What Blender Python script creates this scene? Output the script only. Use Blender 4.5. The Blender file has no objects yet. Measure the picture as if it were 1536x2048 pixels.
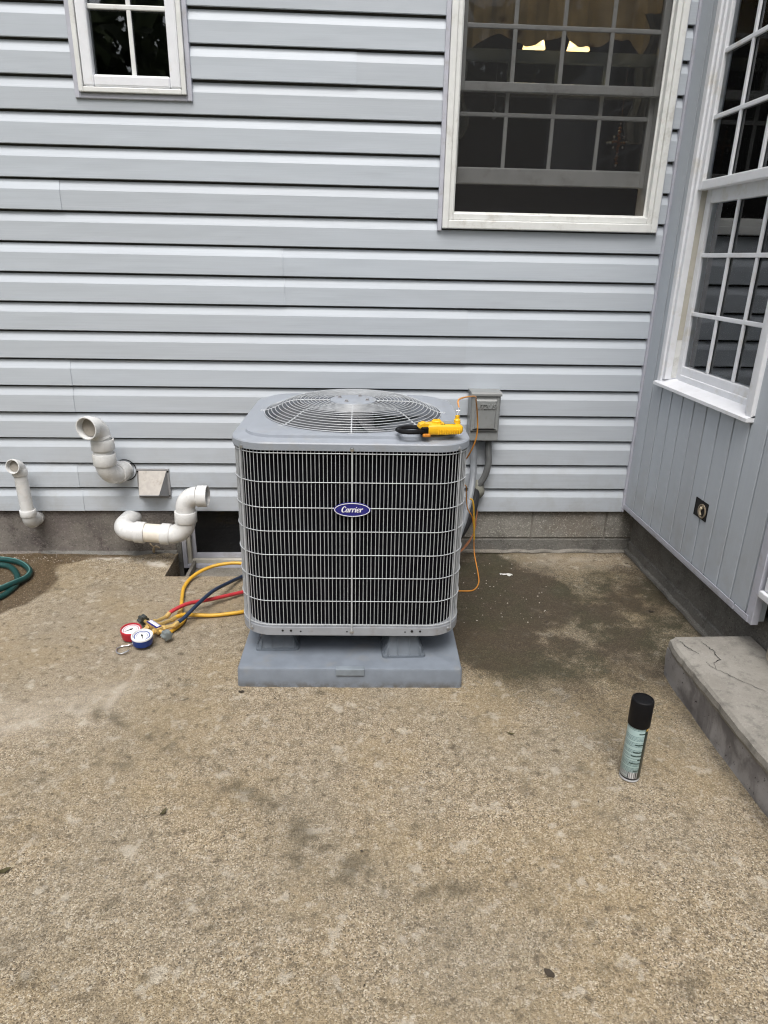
import bpy, bmesh, math, random
import numpy as np
from mathutils import Vector, Matrix
random.seed(7)
rng = np.random.RandomState(11)
S = bpy.context.scene
COL = S.collection
PI = math.pi

# ------------------------------------------------------------------ camera
yaw, pit, rol = 0.0537, 0.3599, -0.0207
fw = Vector((math.sin(yaw)*math.cos(pit), math.cos(yaw)*math.cos(pit), -math.sin(pit)))
rt = Vector((math.cos(yaw), -math.sin(yaw), 0)); dn = fw.cross(rt)
r2 = rt*math.cos(rol) + dn*math.sin(rol); d2 = -rt*math.sin(rol) + dn*math.cos(rol)
cd = bpy.data.cameras.new('camera'); cam = bpy.data.objects.new('camera', cd); COL.objects.link(cam)
cd.sensor_fit = 'VERTICAL'; cd.sensor_height = 24.0; cd.lens = 24.0*1350.5/2048
cd.clip_start = 0.02; cd.clip_end = 600
M = Matrix.Identity(4)
for i in range(3):
    M[i][0], M[i][1], M[i][2] = r2[i], -d2[i], -fw[i]
M[0][3], M[1][3], M[2][3] = 0.0, -3.2707, 1.4695
cam.matrix_world = M
S.camera = cam
# ------------------------------------------------------------------ sky, sun, exposure
SUN_EL, SUN_AZ = math.radians(62), math.radians(190)      # azimuth clockwise from +Y
w = bpy.data.worlds.new('World'); S.world = w; w.use_nodes = True
nt = w.node_tree; bg = nt.nodes['Background']
sk = nt.nodes.new('ShaderNodeTexSky'); sk.sky_type = 'NISHITA'; sk.sun_disc = False
sk.sun_elevation = SUN_EL; sk.sun_rotation = SUN_AZ; sk.dust_density = 6; sk.ozone_density = 1.0; sk.air_density = 1.0
hs = nt.nodes.new('ShaderNodeHueSaturation'); hs.inputs['Saturation'].default_value = 0.35   # cloud cover: nearly neutral
nt.links.new(sk.outputs[0], hs.inputs['Color']); nt.links.new(hs.outputs[0], bg.inputs[0])
bg.inputs[1].default_value = 0.113
sl = bpy.data.lights.new('sun', 'SUN'); sl.energy = 1.25; sl.angle = math.radians(30); sl.color = (1.0, .97, .93)
so = bpy.data.objects.new('sun', sl); COL.objects.link(so)
sd = Vector((math.sin(SUN_AZ)*math.cos(SUN_EL), math.cos(SUN_AZ)*math.cos(SUN_EL), math.sin(SUN_EL)))
so.rotation_euler = sd.to_track_quat('Z', 'Y').to_euler()
vs = S.view_settings
S.display_settings.display_device = 'sRGB'
vs.view_transform = 'Standard'; vs.look = 'None'; vs.exposure = 0.72; vs.gamma = 1; vs.use_curve_mapping = False
S.cycles.transparent_max_bounces = 24
S.cycles.max_bounces = 8
S.cycles.filter_width = 1.15

# ------------------------------------------------------------------ node helpers
class NT:
    def __init__(s, m):
        s.t = m.node_tree; s.b = s.t.nodes.get('Principled BSDF')
    def new(s, typ, **kw):
        n = s.t.nodes.new('ShaderNode'+typ)
        for k, v in kw.items(): setattr(n, k, v)
        return n
    def put(s, sock, v):
        if isinstance(v, bpy.types.NodeSocket): s.t.links.new(v, sock)
        elif isinstance(v, (tuple, list)) and sock.type == 'RGBA' and len(v) == 3: sock.default_value = (*v, 1)
        else: sock.default_value = v
    def math(s, op, a, b=0.0, c=0.0, clamp=False):
        n = s.new('Math', operation=op); n.use_clamp = clamp
        s.put(n.inputs[0], a); s.put(n.inputs[1], b); s.put(n.inputs[2], c); return n.outputs[0]
    def mix(s, f, a, b, mode='MIX'):
        n = s.new('Mix', data_type='RGBA', blend_type=mode)
        s.put(n.inputs[0], f); s.put(n.inputs[6], a); s.put(n.inputs[7], b); return n.outputs[2]
    def coord(s, kind='Object', scale=(1, 1, 1), loc=(0, 0, 0)):
        t = s.new('TexCoord'); m = s.new('Mapping'); m.inputs['Scale'].default_value = scale; m.inputs['Location'].default_value = loc
        s.t.links.new(t.outputs[kind], m.inputs[0]); return m.outputs[0]
    def noise(s, scale, detail=4, rough=.55, vec=None, dist=0):
        n = s.new('TexNoise'); n.inputs['Scale'].default_value = scale; n.inputs['Detail'].default_value = detail
        n.inputs['Roughness'].default_value = rough; n.inputs['Distortion'].default_value = dist
        s.t.links.new(vec if vec is not None else s.coord(), n.inputs['Vector']); return n.outputs[0]
    def voro(s, scale, vec=None, feature='F1', out=0):
        n = s.new('TexVoronoi', feature=feature); n.inputs['Scale'].default_value = scale
        s.t.links.new(vec if vec is not None else s.coord(), n.inputs['Vector']); return n.outputs[out]
    def ramp(s, f, stops, interp='LINEAR'):
        n = s.new('ValToRGB'); n.color_ramp.interpolation = interp
        e = n.color_ramp.elements
        while len(e) < len(stops): e.new(.5)
        for k, (p, c) in enumerate(stops):
            e[k].position = p; e[k].color = (*c, 1) if isinstance(c, (tuple, list)) else (c, c, c, 1)
        s.put(n.inputs[0], f); return n.outputs[0]
    def range(s, v, a, b, c=0.0, d=1.0):
        n = s.new('MapRange', interpolation_type='SMOOTHSTEP'); s.put(n.inputs[0], v)
        for k, x in enumerate((a, b, c, d)): n.inputs[k+1].default_value = x
        return n.outputs[0]
    def attr(s, name):
        n = s.new('Attribute'); n.attribute_name = name; return n.outputs['Fac']
    def bump(s, h, strength=.3, dist=.002, nrm=None):
        n = s.new('Bump'); n.inputs['Strength'].default_value = strength; n.inputs['Distance'].default_value = dist
        s.put(n.inputs['Height'], h)
        if nrm is not None: s.put(n.inputs['Normal'], nrm)
        return n.outputs[0]
    def out(s, col=None, rough=None, nrm=None, metal=None, spec=None):
        for k, v in (('Base Color', col), ('Roughness', rough), ('Normal', nrm), ('Metallic', metal), ('Specular IOR Level', spec)):
            if v is not None: s.put(s.b.inputs[k], v)

def newmat(name):
    m = bpy.data.materials.new(name); m.use_nodes = True; return m, NT(m)

def mat(name, col, rough=.5, metal=0.0, var=.10, scale=18, bump=.05, bscale=250, spec=.5, dirt=None, dscale=9):
    """One surface: base colour with a soft mottling, slight roughness change and fine relief, optional grime patches."""
    m, n = newmat(name)
    v = n.noise(scale, 4)
    f = n.range(v, .3, .7)
    lo = tuple(max(0, c*(1-var)) for c in col); hi = tuple(min(1, c*(1+var)) for c in col)
    c = n.mix(f, lo, hi)
    if dirt is not None:
        g = n.noise(dscale, 6, .65)
        c = n.mix(n.range(g, .52, .72, 0, .75), c, dirt)
    r = n.math('ADD', n.math('MULTIPLY', v, .16), rough-.08)
    nr = n.bump(n.noise(bscale, 2), bump, .001) if bump else None
    n.out(c, r, nr, metal, spec)
    return m

# ------------------------------------------------------------------ mesh helpers
def wmat(o):
    m = o.matrix_basis.copy()
    while o.parent is not None:
        o = o.parent; m = o.matrix_basis @ m
    return m

class MB:
    """Collects shapes, then links them as ONE mesh object."""
    def __init__(s): s.v = []; s.f = []; s.m = []; s.smooth = []
    def add(s, vs, fs, mi=0, sm=False):
        k = len(s.v); s.v += [tuple(x) for x in vs]
        for f in fs: s.f.append(tuple(i+k for i in f)); s.m.append(mi); s.smooth.append(sm)
        return s
    def box(s, a, b, bev=0, mi=0, mtx=None):
        x0, y0, z0 = (min(a[i], b[i]) for i in range(3)); x1, y1, z1 = (max(a[i], b[i]) for i in range(3))
        if bev <= 0:
            vs = [(x, y, z) for z in (z0, z1) for y in (y0, y1) for x in (x0, x1)]
            fs = [(0, 2, 3, 1), (4, 5, 7, 6), (0, 1, 5, 4), (2, 6, 7, 3), (0, 4, 6, 2), (1, 3, 7, 5)]
        else:
            bm = bmesh.new(); bmesh.ops.create_cube(bm, size=1)
            for v in bm.verts: v.co = Vector((x0+(v.co.x+.5)*(x1-x0), y0+(v.co.y+.5)*(y1-y0), z0+(v.co.z+.5)*(z1-z0)))
            bev = min(bev, .45*min(x1-x0, y1-y0, z1-z0))
            bmesh.ops.bevel(bm, geom=bm.edges[:], offset=bev, segments=2, profile=.5, affect='EDGES')
            bm.verts.index_update()
            vs = [v.co.copy() for v in bm.verts]; fs = [[v.index for v in f.verts] for f in bm.faces]; bm.free()
        if mtx is not None: vs = [mtx @ Vector(v) for v in vs]
        return s.add(vs, fs, mi, False)
    def prism(s, poly, a, b, axis='X', mi=0, mtx=None):
        """Polygon of 2-D points extruded along an axis from a to b."""
        def P(u, v, t): return {'X': (t, u, v), 'Y': (u, t, v), 'Z': (u, v, t)}[axis]
        n = len(poly)
        vs = [P(u, v, a) for u, v in poly] + [P(u, v, b) for u, v in poly]
        fs = [(i, (i+1) % n, n+(i+1) % n, n+i) for i in range(n)] + [tuple(range(n-1, -1, -1)), tuple(range(n, 2*n))]
        if mtx is not None: vs = [mtx @ Vector(v) for v in vs]
        return s.add(vs, fs, mi, False)
    def tube(s, pts, r, seg=8, mi=0, caps=True, closed=False, sm=True, flat=1.0):
        pts = [Vector(p) for p in pts]; n = len(pts)
        rr = r if isinstance(r, (list, tuple)) else [r]*n
        tang = []
        for i in range(n):
            a = pts[i-1] if (i > 0 or closed) else pts[i]; b = pts[(i+1) % n] if (i < n-1 or closed) else pts[i]
            t = b-a; tang.append(t.normalized() if t.length > 1e-9 else Vector((0, 0, 1)))
        up = Vector((0, 0, 1)) if abs(tang[0].z) < .95 else Vector((0, 1, 0))
        nx = tang[0].cross(up).normalized(); vs = []
        for i in range(n):
            nx = (nx - tang[i]*nx.dot(tang[i])).normalized(); ny = tang[i].cross(nx)
            for k in range(seg):
                a = 2*PI*k/seg
                vs.append(pts[i] + nx*math.cos(a)*rr[i] + ny*math.sin(a)*rr[i]*flat)
        fs = []
        for i in range(n if closed else n-1):
            j = (i+1) % n
            for k in range(seg):
                k2 = (k+1) % seg
                fs.append((i*seg+k, i*seg+k2, j*seg+k2, j*seg+k))
        s.add(vs, fs, mi, sm)
        if caps and not closed:
            s.add([vs[k] for k in range(seg)], [tuple(range(seg-1, -1, -1))], mi, False)
            s.add([vs[(n-1)*seg+k] for k in range(seg)], [tuple(range(seg))], mi, False)
        return s
    def loft(s, rings, mi=0, closed=True, cap0=False, cap1=False, sm=True):
        n = len(rings[0]); vs = [p for r in rings for p in r]; fs = []
        for i in range(len(rings)-1):
            for k in range(n if closed else n-1):
                k2 = (k+1) % n
                fs.append((i*n+k, i*n+k2, (i+1)*n+k2, (i+1)*n+k))
        s.add(vs, fs, mi, sm)
        if cap0: s.add(rings[0], [tuple(range(n-1, -1, -1))], mi, False)
        if cap1: s.add(rings[-1], [tuple(range(n))], mi, False)
        return s
    def lathe(s, prof, c=(0, 0, 0), axis=(0, 0, 1), seg=24, mi=0, cap0=True, cap1=True, sm=True):
        """Profile of (radius, height) turned about an axis through c."""
        ax = Vector(axis).normalized(); u = ax.cross(Vector((0, 0, 1)) if abs(ax.z) < .95 else Vector((1, 0, 0))).normalized(); v = ax.cross(u)
        c = Vector(c)
        rings = [[c + ax*h + (u*math.cos(2*PI*k/seg) + v*math.sin(2*PI*k/seg))*r for k in range(seg)] for r, h in prof]
        return s.loft(rings, mi, True, cap0, cap1, sm)
    def build(s, name, mats, parent=None, local=False, sharp=35):
        me = bpy.data.meshes.new(name); me.from_pydata(s.v, [], s.f); me.update()
        for m in (mats if isinstance(mats, (list, tuple)) else [mats]): me.materials.append(m)
        me.polygons.foreach_set('material_index', s.m)
        bm = bmesh.new(); bm.from_mesh(me)
        bmesh.ops.remove_doubles(bm, verts=bm.verts[:], dist=1e-6)
        bmesh.ops.recalc_face_normals(bm, faces=bm.faces[:])
        bm.to_mesh(me); bm.free()
        if any(s.smooth):
            me.polygons.foreach_set('use_smooth', [True]*len(me.polygons)); me.set_sharp_from_angle(angle=math.radians(sharp))
        o = bpy.data.objects.new(name, me); COL.objects.link(o)
        if parent is not None:
            o.parent = parent
            if not local: me.transform(wmat(parent).inverted())
        return o

def empty(name, loc=(0, 0, 0), rz=0):
    o = bpy.data.objects.new(name, None); COL.objects.link(o); o.location = loc; o.rotation_euler = (0, 0, rz)
    o.empty_display_size = .1; return o
def tag(o, label=None, cat=None, group=None, kind=None):
    for k, v in (('label', label), ('category', cat), ('group', group), ('kind', kind)):
        if v: o[k] = v
    return o
def copy_to(o, parent, mtx=None):
    c = o.copy(); COL.objects.link(c); c.parent = parent
    if mtx is not None: c.matrix_basis = mtx
    return c

def fillet(pts, rad, n=8):
    """Polyline with its inner corners rounded."""
    pts = [Vector(p) for p in pts]; out = [pts[0]]
    rad = rad if isinstance(rad, (list, tuple)) else [rad]*len(pts)
    for i in range(1, len(pts)-1):
        a, b, c = pts[i-1], pts[i], pts[i+1]
        u = (a-b).normalized(); v = (c-b).normalized(); ang = u.angle(v)
        t = rad[i]/math.tan(ang/2); t = min(t, .49*(a-b).length if i > 1 else .98*(a-b).length, .98*(c-b).length if i == len(pts)-2 else .5*(c-b).length)
        r = t*math.tan(ang/2); cen = b + (u+v).normalized()*(r/math.sin(ang/2))
        p0, p1 = b+u*t-cen, b+v*t-cen; tot = p0.angle(p1); axis = p0.cross(p1).normalized()
        for k in range(n+1): out.append(cen + Matrix.Rotation(tot*k/n, 3, axis) @ p0)
    out.append(pts[-1]); return out

def smooth_path(pts, n=8):
    """Catmull-Rom through the points."""
    P = [Vector(p) for p in pts]; P = [P[0]*2-P[1]] + P + [P[-1]*2-P[-2]]; out = []
    for i in range(1, len(P)-2):
        for k in range(n):
            t = k/n; a, b, c, d = P[i-1], P[i], P[i+1], P[i+2]
            out.append(.5*((2*b) + (c-a)*t + (2*a-5*b+4*c-d)*t*t + (3*b-a-3*c+d)*t**3))
    out.append(P[-2]); return out

def text_mesh(body, size, extrude, name, m, parent, mtx, shear=0, offset=0, spacing=1.0):
    cu = bpy.data.curves.new(name, 'FONT'); cu.body = body; cu.size = size; cu.extrude = extrude; cu.shear = shear; cu.offset = offset
    cu.align_x = 'CENTER'; cu.align_y = 'CENTER'; cu.resolution_u = 4; cu.space_character = spacing
    t = bpy.data.objects.new(name, cu); COL.objects.link(t)
    me = bpy.data.meshes.new_from_object(t.evaluated_get(bpy.context.evaluated_depsgraph_get()))
    bpy.data.objects.remove(t); bpy.data.curves.remove(cu)
    me.name = name; me.materials.clear(); me.materials.append(m); me.transform(wmat(parent).inverted() @ mtx)
    o = bpy.data.objects.new(name, me); COL.objects.link(o); o.parent = parent
    return o

# ------------------------------------------------------------------ materials
def siding_mat(name, axis):
    m, n = newmat(name); kk = 1.05 if axis == 'X' else 1.03
    sc = (3, 90, 260) if axis == 'X' else (260, 90, 3)
    g = n.noise(1, 3, .6, n.coord('Object', sc))
    g2 = n.noise(1, 3, .6, n.coord('Object', (1.2, 1.2, 14) if axis == 'X' else (14, 14, 1.2)))
    blot = n.noise(2.3, 5, .6); fine = n.noise(16, 5, .7)
    oi = n.new('ObjectInfo').outputs['Random']
    c = n.mix(n.range(g, .3, .7), (.440, .474, .527), (.480, .514, .568))
    c = n.mix(n.math('MULTIPLY', g2, .35), c, (.43, .458, .505))
    c = n.mix(n.range(blot, .45, .75, 0, .35), c, (.465, .505, .56))
    c = n.mix(n.range(fine, .60, .80, 0, .35), c, (.39, .405, .44))
    c = n.mix(1.0, c, n.ramp(oi, [(0, .93), (1, 1.0)]), 'MULTIPLY')
    c = n.mix(n.math('MULTIPLY', oi, .3), c, (.43, .478, .545))
    # splash grime on the lowest boards
    z = n.new('SeparateXYZ'); n.t.links.new(n.coord('Object'), z.inputs[0])
    low = n.math('MULTIPLY', n.range(z.outputs[2], .75, .25), n.range(n.noise(7, 6, .7), .42, .66))
    c = n.mix(n.math('MULTIPLY', low, .30), c, (.30, .29, .27))
    c = n.mix(1.0, c, (kk, kk*1.005, kk*.985), 'MULTIPLY')
    h = n.math('ADD', g, n.math('MULTIPLY', g2, .4))
    n.out(c, n.math('ADD', .42, n.math('MULTIPLY', fine, .15)), n.bump(h, .22, .0012, n.bump(n.noise(1, 2, .5, n.coord('Object', (2.2, 2.2, 9) if axis == 'X' else (9, 9, 2.2))), .35, .012)), 0, .4)
    return m
M_SID = siding_mat('vinyl_siding', 'X')
M_SIDV = siding_mat('vinyl_siding_vertical', 'Z')
M_TRIM = mat('grey_vinyl_trim', (.45, .46, .52), .42, var=.05, dirt=(.34, .33, .33), dscale=14)
M_WHITE = mat('white_vinyl', (.71, .72, .705), .35, var=.04, dirt=(.50, .49, .455), dscale=12)
M_WHITE2 = mat('white_vinyl_clean', (.76, .775, .81), .32, var=.03, dirt=(.62, .60, .55), dscale=10)
M_JAMB = mat('aged_vinyl_track', (.48, .46, .40), .5, var=.08, dirt=(.36, .33, .26))
M_PVC = mat('white_pvc', (.63, .635, .63), .28, var=.04, bump=.02, dirt=(.56, .545, .51), dscale=11)
M_PVC_IN = mat('shaded_pvc_bore', (.24, .22, .19), .7, var=.15, dirt=(.13, .115, .09))  # shade deep inside the pipes is put into this dark colour
M_GREY = mat('grey_powder_coat', (.27, .295, .335), .38, metal=0, var=.05, bump=.04, bscale=500, dirt=(.27, .28, .29), dscale=14)
M_PAN = mat('grey_powder_coat_pan', (.27, .285, .31), .45, var=.07, dirt=(.21, .20, .19), dscale=20)
M_WIRE = mat('coated_wire', (.42, .44, .46), .35, var=.08, bump=0)
M_COIL = mat('black_coil', (.004, .004, .006), .8, var=.3, scale=60, bump=.0, spec=.05)
M_FAN = mat('grey_fan_paint', (.085, .088, .095), .5, var=.1)
M_BLACK = mat('black_plastic', (.005, .005, .006), .45, var=.15, spec=.18)
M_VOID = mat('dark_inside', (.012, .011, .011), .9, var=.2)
M_PADG = mat('grey_pad_plastic', (.165, .19, .225), .55, var=.08, bump=.1, bscale=180, dirt=(.19, .20, .21), dscale=11)
M_RISER = mat('slate_plastic', (.115, .135, .16), .5, var=.08)
M_STEEL = mat('zinc_steel', (.55, .56, .58), .3, metal=.9, var=.08)
M_BRASS = mat('brass', (.66, .46, .17), .35, metal=.55, var=.12)
M_COPPER = mat('copper_wire', (.40, .17, .08), .4, metal=.4, var=.1)
M_YEL = mat('yellow_case', (.78, .44, .012), .42, var=.06, bump=.03)
M_YHOSE = mat('yellow_rubber', (.60, .34, .03), .45, var=.10, dirt=(.42, .25, .05), dscale=30)
M_RHOSE = mat('red_rubber', (.45, .035, .045), .42, var=.10)
M_BHOSE = mat('navy_rubber', (.014, .028, .062), .42, var=.12)
M_GHOSE = mat('green_hose', (.003, .040, .037), .38, var=.15, dirt=(.03, .06, .05), dscale=40)
M_GHOSE2 = mat('pale_green_stripe', (.09, .20, .19), .4, var=.1)
M_ORANGE = mat('orange_lead', (.58, .24, .035), .42, var=.10)
M_BOX = mat('grey_enamel', (.225, .235, .235), .42, var=.05, bump=.04, dirt=(.19, .19, .18), dscale=25)
M_COND = mat('grey_conduit', (.20, .215, .235), .45, var=.08)
M_COND2 = mat('dark_grey_conduit', (.115, .12, .122), .5, var=.1)
M_PUTTY = mat('duct_putty', (.20, .20, .17), .85, var=.15, bump=.4, bscale=90)
M_INSUL = mat('black_foam_insulation', (.010, .010, .012), .75, var=.2, bump=.2)
M_ALU = mat('weathered_aluminium', (.36, .335, .305), .55, var=.10, scale=40, dirt=(.22, .19, .15), dscale=26)
M_ALU2 = mat('dull_aluminium_side', (.24, .24, .245), .5, var=.08, dirt=(.16, .15, .14))
M_REDG = mat('red_gauge_case', (.40, .016, .03), .32, var=.06)
M_BLUEG = mat('blue_gauge_case', (.008, .035, .20), .32, var=.06)
M_CLEARW = mat('white_dial_bezel', (.70, .70, .70), .3, var=.04)
M_GREYLCD = mat('lcd_glass', (.22, .23, .20), .2, var=.05)
M_NAVY = mat('navy_badge', (.018, .018, .17), .25, var=.03, bump=0)
M_BWHITE = mat('badge_white', (.80, .80, .84), .3, var=.02, bump=0)
M_LEAF = mat('dead_leaf', (.035, .026, .017), .7, var=.3)
M_LEAFG = mat('olive_dead_leaf', (.06, .05, .015), .7, var=.3)
M_PAPER = mat('pale_scrap', (.55, .55, .52), .6, var=.1)
M_KNOB = mat('smoked_clear_plastic', (.16, .18, .18), .18, var=.1, spec=.8)
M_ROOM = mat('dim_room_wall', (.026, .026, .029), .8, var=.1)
M_WOODF = mat('dim_wood', (.05, .026, .014), .6, var=.2)

def curtain_mat():
    m, n = newmat('floral_curtain')
    f = n.noise(9, 5, .6); g = n.voro(11, out=0)
    c = n.mix(n.range(f, .35, .65), (.66, .60, .48), (.82, .76, .64))
    c = n.mix(n.math('MULTIPLY', n.range(g, .34, .12), n.range(n.noise(4), .45, .6)), c, (.16, .085, .06))
    n.out(c, .9)
    tl_ = n.new('BsdfTranslucent'); n.put(tl_.inputs[0], c); mx = n.new('MixShader'); mx.inputs[0].default_value = .45
    n.t.links.new(n.b.outputs[0], mx.inputs[1]); n.t.links.new(tl_.outputs[0], mx.inputs[2]); n.t.links.new(mx.outputs[0], n.t.nodes['Material Output'].inputs[0])
    return m
M_CURT = curtain_mat()
M_SHEER = mat('sheer_curtain', (.42, .43, .44), .9, var=.12)

def glass_mat():
    m = bpy.data.materials.new('window_glass'); m.use_nodes = True; n = NT(m); t = m.node_tree
    t.nodes.remove(n.b)
    tr = n.new('BsdfTransparent'); tr.inputs[0].default_value = (.90, .92, .91, 1)
    gl = n.new('BsdfGlossy'); gl.inputs['Roughness'].default_value = .012; gl.inputs[0].default_value = (.95, .97, 1, 1)
    fr = n.new('Fresnel'); fr.inputs[0].default_value = 1.72
    n.t.links.new(n.bump(n.noise(2.2, 2), .08, .002), gl.inputs['Normal'])
    mx = n.new('MixShader'); t.links.new(fr.outputs[0], mx.inputs[0]); t.links.new(tr.outputs[0], mx.inputs[1]); t.links.new(gl.outputs[0], mx.inputs[2])
    t.links.new(mx.outputs[0], t.nodes['Material Output'].inputs[0]); return m
M_GLASS = glass_mat()
def screen_mat(op=.33):
    m = bpy.data.materials.new('insect_screen'); m.use_nodes = True; n = NT(m); t = m.node_tree
    n.out((.018, .0185, .020), .7, spec=.2)
    tr = n.new('BsdfTransparent'); mx = n.new('MixShader')
    n.put(mx.inputs[0], n.math('ADD', op, n.math('MULTIPLY', n.noise(5, 4), .08)))
    t.links.new(tr.outputs[0], mx.inputs[1]); t.links.new(n.b.outputs[0], mx.inputs[2])
    t.links.new(mx.outputs[0], t.nodes['Material Output'].inputs[0]); return m
M_SCREEN = screen_mat(); M_SCREEN2 = screen_mat(.45)

def block_mat(name, c0, c1, dark, stain, grain=170, speck=.35):
    m, n = newmat(name)
    a = n.noise(grain, 3, .6); b = n.noise(5, 6, .65); d = n.noise(14, 6, .7); pit = n.voro(grain*.75)
    c = n.mix(n.range(b, .35, .65), c0, c1)
    c = n.mix(n.range(d, .50, .70, 0, .8), c, dark)
    c = n.mix(n.range(n.noise(3.2, 5, .6, n.coord('Object', (1, 1, 1), (4, 2, 7))), .5, .66, 0, .7), c, stain)
    c = n.mix(n.range(pit, .22, .05, 0, .75), c, (.022, .02, .018))
    c = n.mix(n.range(a, .52, .72, 0, speck), c, tuple(min(1, x*2.0) for x in c1))
    n.out(c, .92, n.bump(n.math('ADD', a, n.math('MULTIPLY', n.range(pit, .0, .3), 1.0)), .9, .004), 0, .25)
    return m
M_BLOCK = block_mat('cinder_block', (.205, .198, .178), (.28, .268, .24), (.15, .142, .125), (.20, .175, .145), 150, .75)
M_PARGE = block_mat('stained_parging', (.13, .118, .108), (.205, .188, .168), (.058, .048, .045), (.15, .128, .125), 130)
M_PARGE2 = block_mat('grey_parging', (.135, .132, .122), (.19, .185, .17), (.085, .08, .072), (.15, .14, .125), 120)
M_MORTAR = block_mat('mortar', (.17, .16, .14), (.23, .215, .19), (.11, .10, .09), (.16, .145, .12), 140)

# ================================================================== SETTING: ground, patio, far trees
def vnoise(X, Y, sc, seed=0):
    x = X*sc+seed*17.3; y = Y*sc-seed*9.1
    xi = np.floor(x).astype(np.int64); yi = np.floor(y).astype(np.int64); fx = x-xi; fy = y-yi
    fx = fx*fx*(3-2*fx); fy = fy*fy*(3-2*fy)
    def h(a, b):
        n = (a*374761393 + b*668265263 + seed*1442695041) & 0xffffffff
        n = ((n ^ (n >> 13))*1274126177) & 0xffffffff
        return ((n ^ (n >> 16)) & 0xffff)/65535.0
    return (h(xi, yi)*(1-fx)+h(xi+1, yi)*fx)*(1-fy)+(h(xi, yi+1)*(1-fx)+h(xi+1, yi+1)*fx)*fy
def fbm(X, Y, sc, o=4, seed=0):
    t = 0; a = .5; s = 0
    for k in range(o): t = t+a*vnoise(X, Y, sc*2**k, seed+k); s += a; a *= .55
    return t/s
def sstep(v, a, b): t = np.clip((v-a)/(b-a), 0, 1); return t*t*(3-2*t)
def seg_dist(X, Y, pts):
    d = np.full(X.shape, 1e9)
    for (ax, ay), (bx, by) in zip(pts[:-1], pts[1:]):
        vx, vy = bx-ax, by-ay; t = np.clip(((X-ax)*vx+(Y-ay)*vy)/(vx*vx+vy*vy+1e-12), 0, 1)
        d = np.minimum(d, np.hypot(X-ax-t*vx, Y-ay-t*vy))
    return d
def poly_sd(X, Y, pts):
    d = seg_dist(X, Y, pts+[pts[0]]); ins = np.zeros(X.shape, bool)
    for (ax, ay), (bx, by) in zip(pts, pts[1:]+[pts[0]]):
        c = ((ay > Y) != (by > Y)) & (X < (bx-ax)*(Y-ay)/(by-ay+1e-12)+ax); ins ^= c
    return np.where(ins, -d, d)

PX0, PX1, PY0, PY1, ST = -3.0, 1.53, -3.6, 0.03, 0.012
xs = np.arange(PX0, PX1+ST/2, ST); ys = np.arange(PY0, PY1+ST/2, ST)
gx, gy = np.meshgrid(xs, ys); X, Y = gx.ravel(), gy.ravel(); NX, NY = len(xs), len(ys)
NOT = (-.89, -.06, -.26, .05)     # the low window well in front of the cellar window
wob = (fbm(X, Y, 9, 4, 3)-.5)
wet_poly = [(-1.62, -.70), (-1.507, -.627), (-1.481, -.592), (-1.425, -.524), (-1.40, -.428), (-1.397, -.352), (-1.405, -.272), (-1.443, -.189),
            (-1.437, -.131), (-1.36, -.085), (-1.22, -.055), (-1.10, -.03), (-1.05, .06), (-3.1, .06), (-3.1, -.80)]
a_wet = sstep(-(poly_sd(X, Y, wet_poly)+wob*.05), -.012, .012)
def blob(cx, cy, rx, ry, rot=0):
    c, s = math.cos(rot), math.sin(rot); u = ((X-cx)*c+(Y-cy)*s)/rx; v = (-(X-cx)*s+(Y-cy)*c)/ry
    return np.exp(-(u*u+v*v))
n1 = fbm(X, Y, 4.2, 5, 21); n2 = fbm(X, Y, 14, 4, 33)
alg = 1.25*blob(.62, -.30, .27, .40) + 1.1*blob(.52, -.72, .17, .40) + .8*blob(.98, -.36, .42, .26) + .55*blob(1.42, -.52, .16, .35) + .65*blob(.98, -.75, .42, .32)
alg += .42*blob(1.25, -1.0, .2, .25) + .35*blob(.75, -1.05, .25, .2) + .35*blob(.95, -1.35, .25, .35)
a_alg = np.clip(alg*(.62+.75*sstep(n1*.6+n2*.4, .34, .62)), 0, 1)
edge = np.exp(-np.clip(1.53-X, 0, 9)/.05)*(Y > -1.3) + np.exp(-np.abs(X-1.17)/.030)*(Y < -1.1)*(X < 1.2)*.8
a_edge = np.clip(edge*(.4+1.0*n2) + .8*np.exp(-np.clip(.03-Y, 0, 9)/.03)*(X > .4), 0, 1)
pale = .9*np.exp(-(seg_dist(X, Y, [(-.80, -1.03), (-.825, -1.13), (-.83, -1.24), (-.845, -1.36)])/.016)**2)*(n2 > .42)
pale += .65*np.exp(-(seg_dist(X, Y, [(-1.20, -1.43), (-1.07, -1.35), (-.96, -1.30), (-.82, -1.36)])/.035)**2)*sstep(n2, .35, .6)
pale += .55*blob(-1.1, -1.33, .22, .10) + .45*blob(-.90, -1.22, .12, .07) + .35*blob(-.82, -1.16, .07, .05)
pale += .75*blob(1.10, -.09, .36, .06)*sstep(n2, .3, .6) + .6*blob(.95, -.42, .13, .04, -.2)*sstep(n2, .4, .6)
a_pale = np.clip(pale, 0, 1)
a_spill = np.clip((1.0*blob(-.965, -.13, .045, .022, -.3)+.8*blob(-1.22, -.06, .07, .018, -.2)+.5*blob(-1.3, -.05, .09, .012)+.5*blob(-1.02, -.10, .06, .02))*sstep(fbm(X, Y, 40, 3, 9), .35, .6)*1.5, 0, 1)
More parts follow.
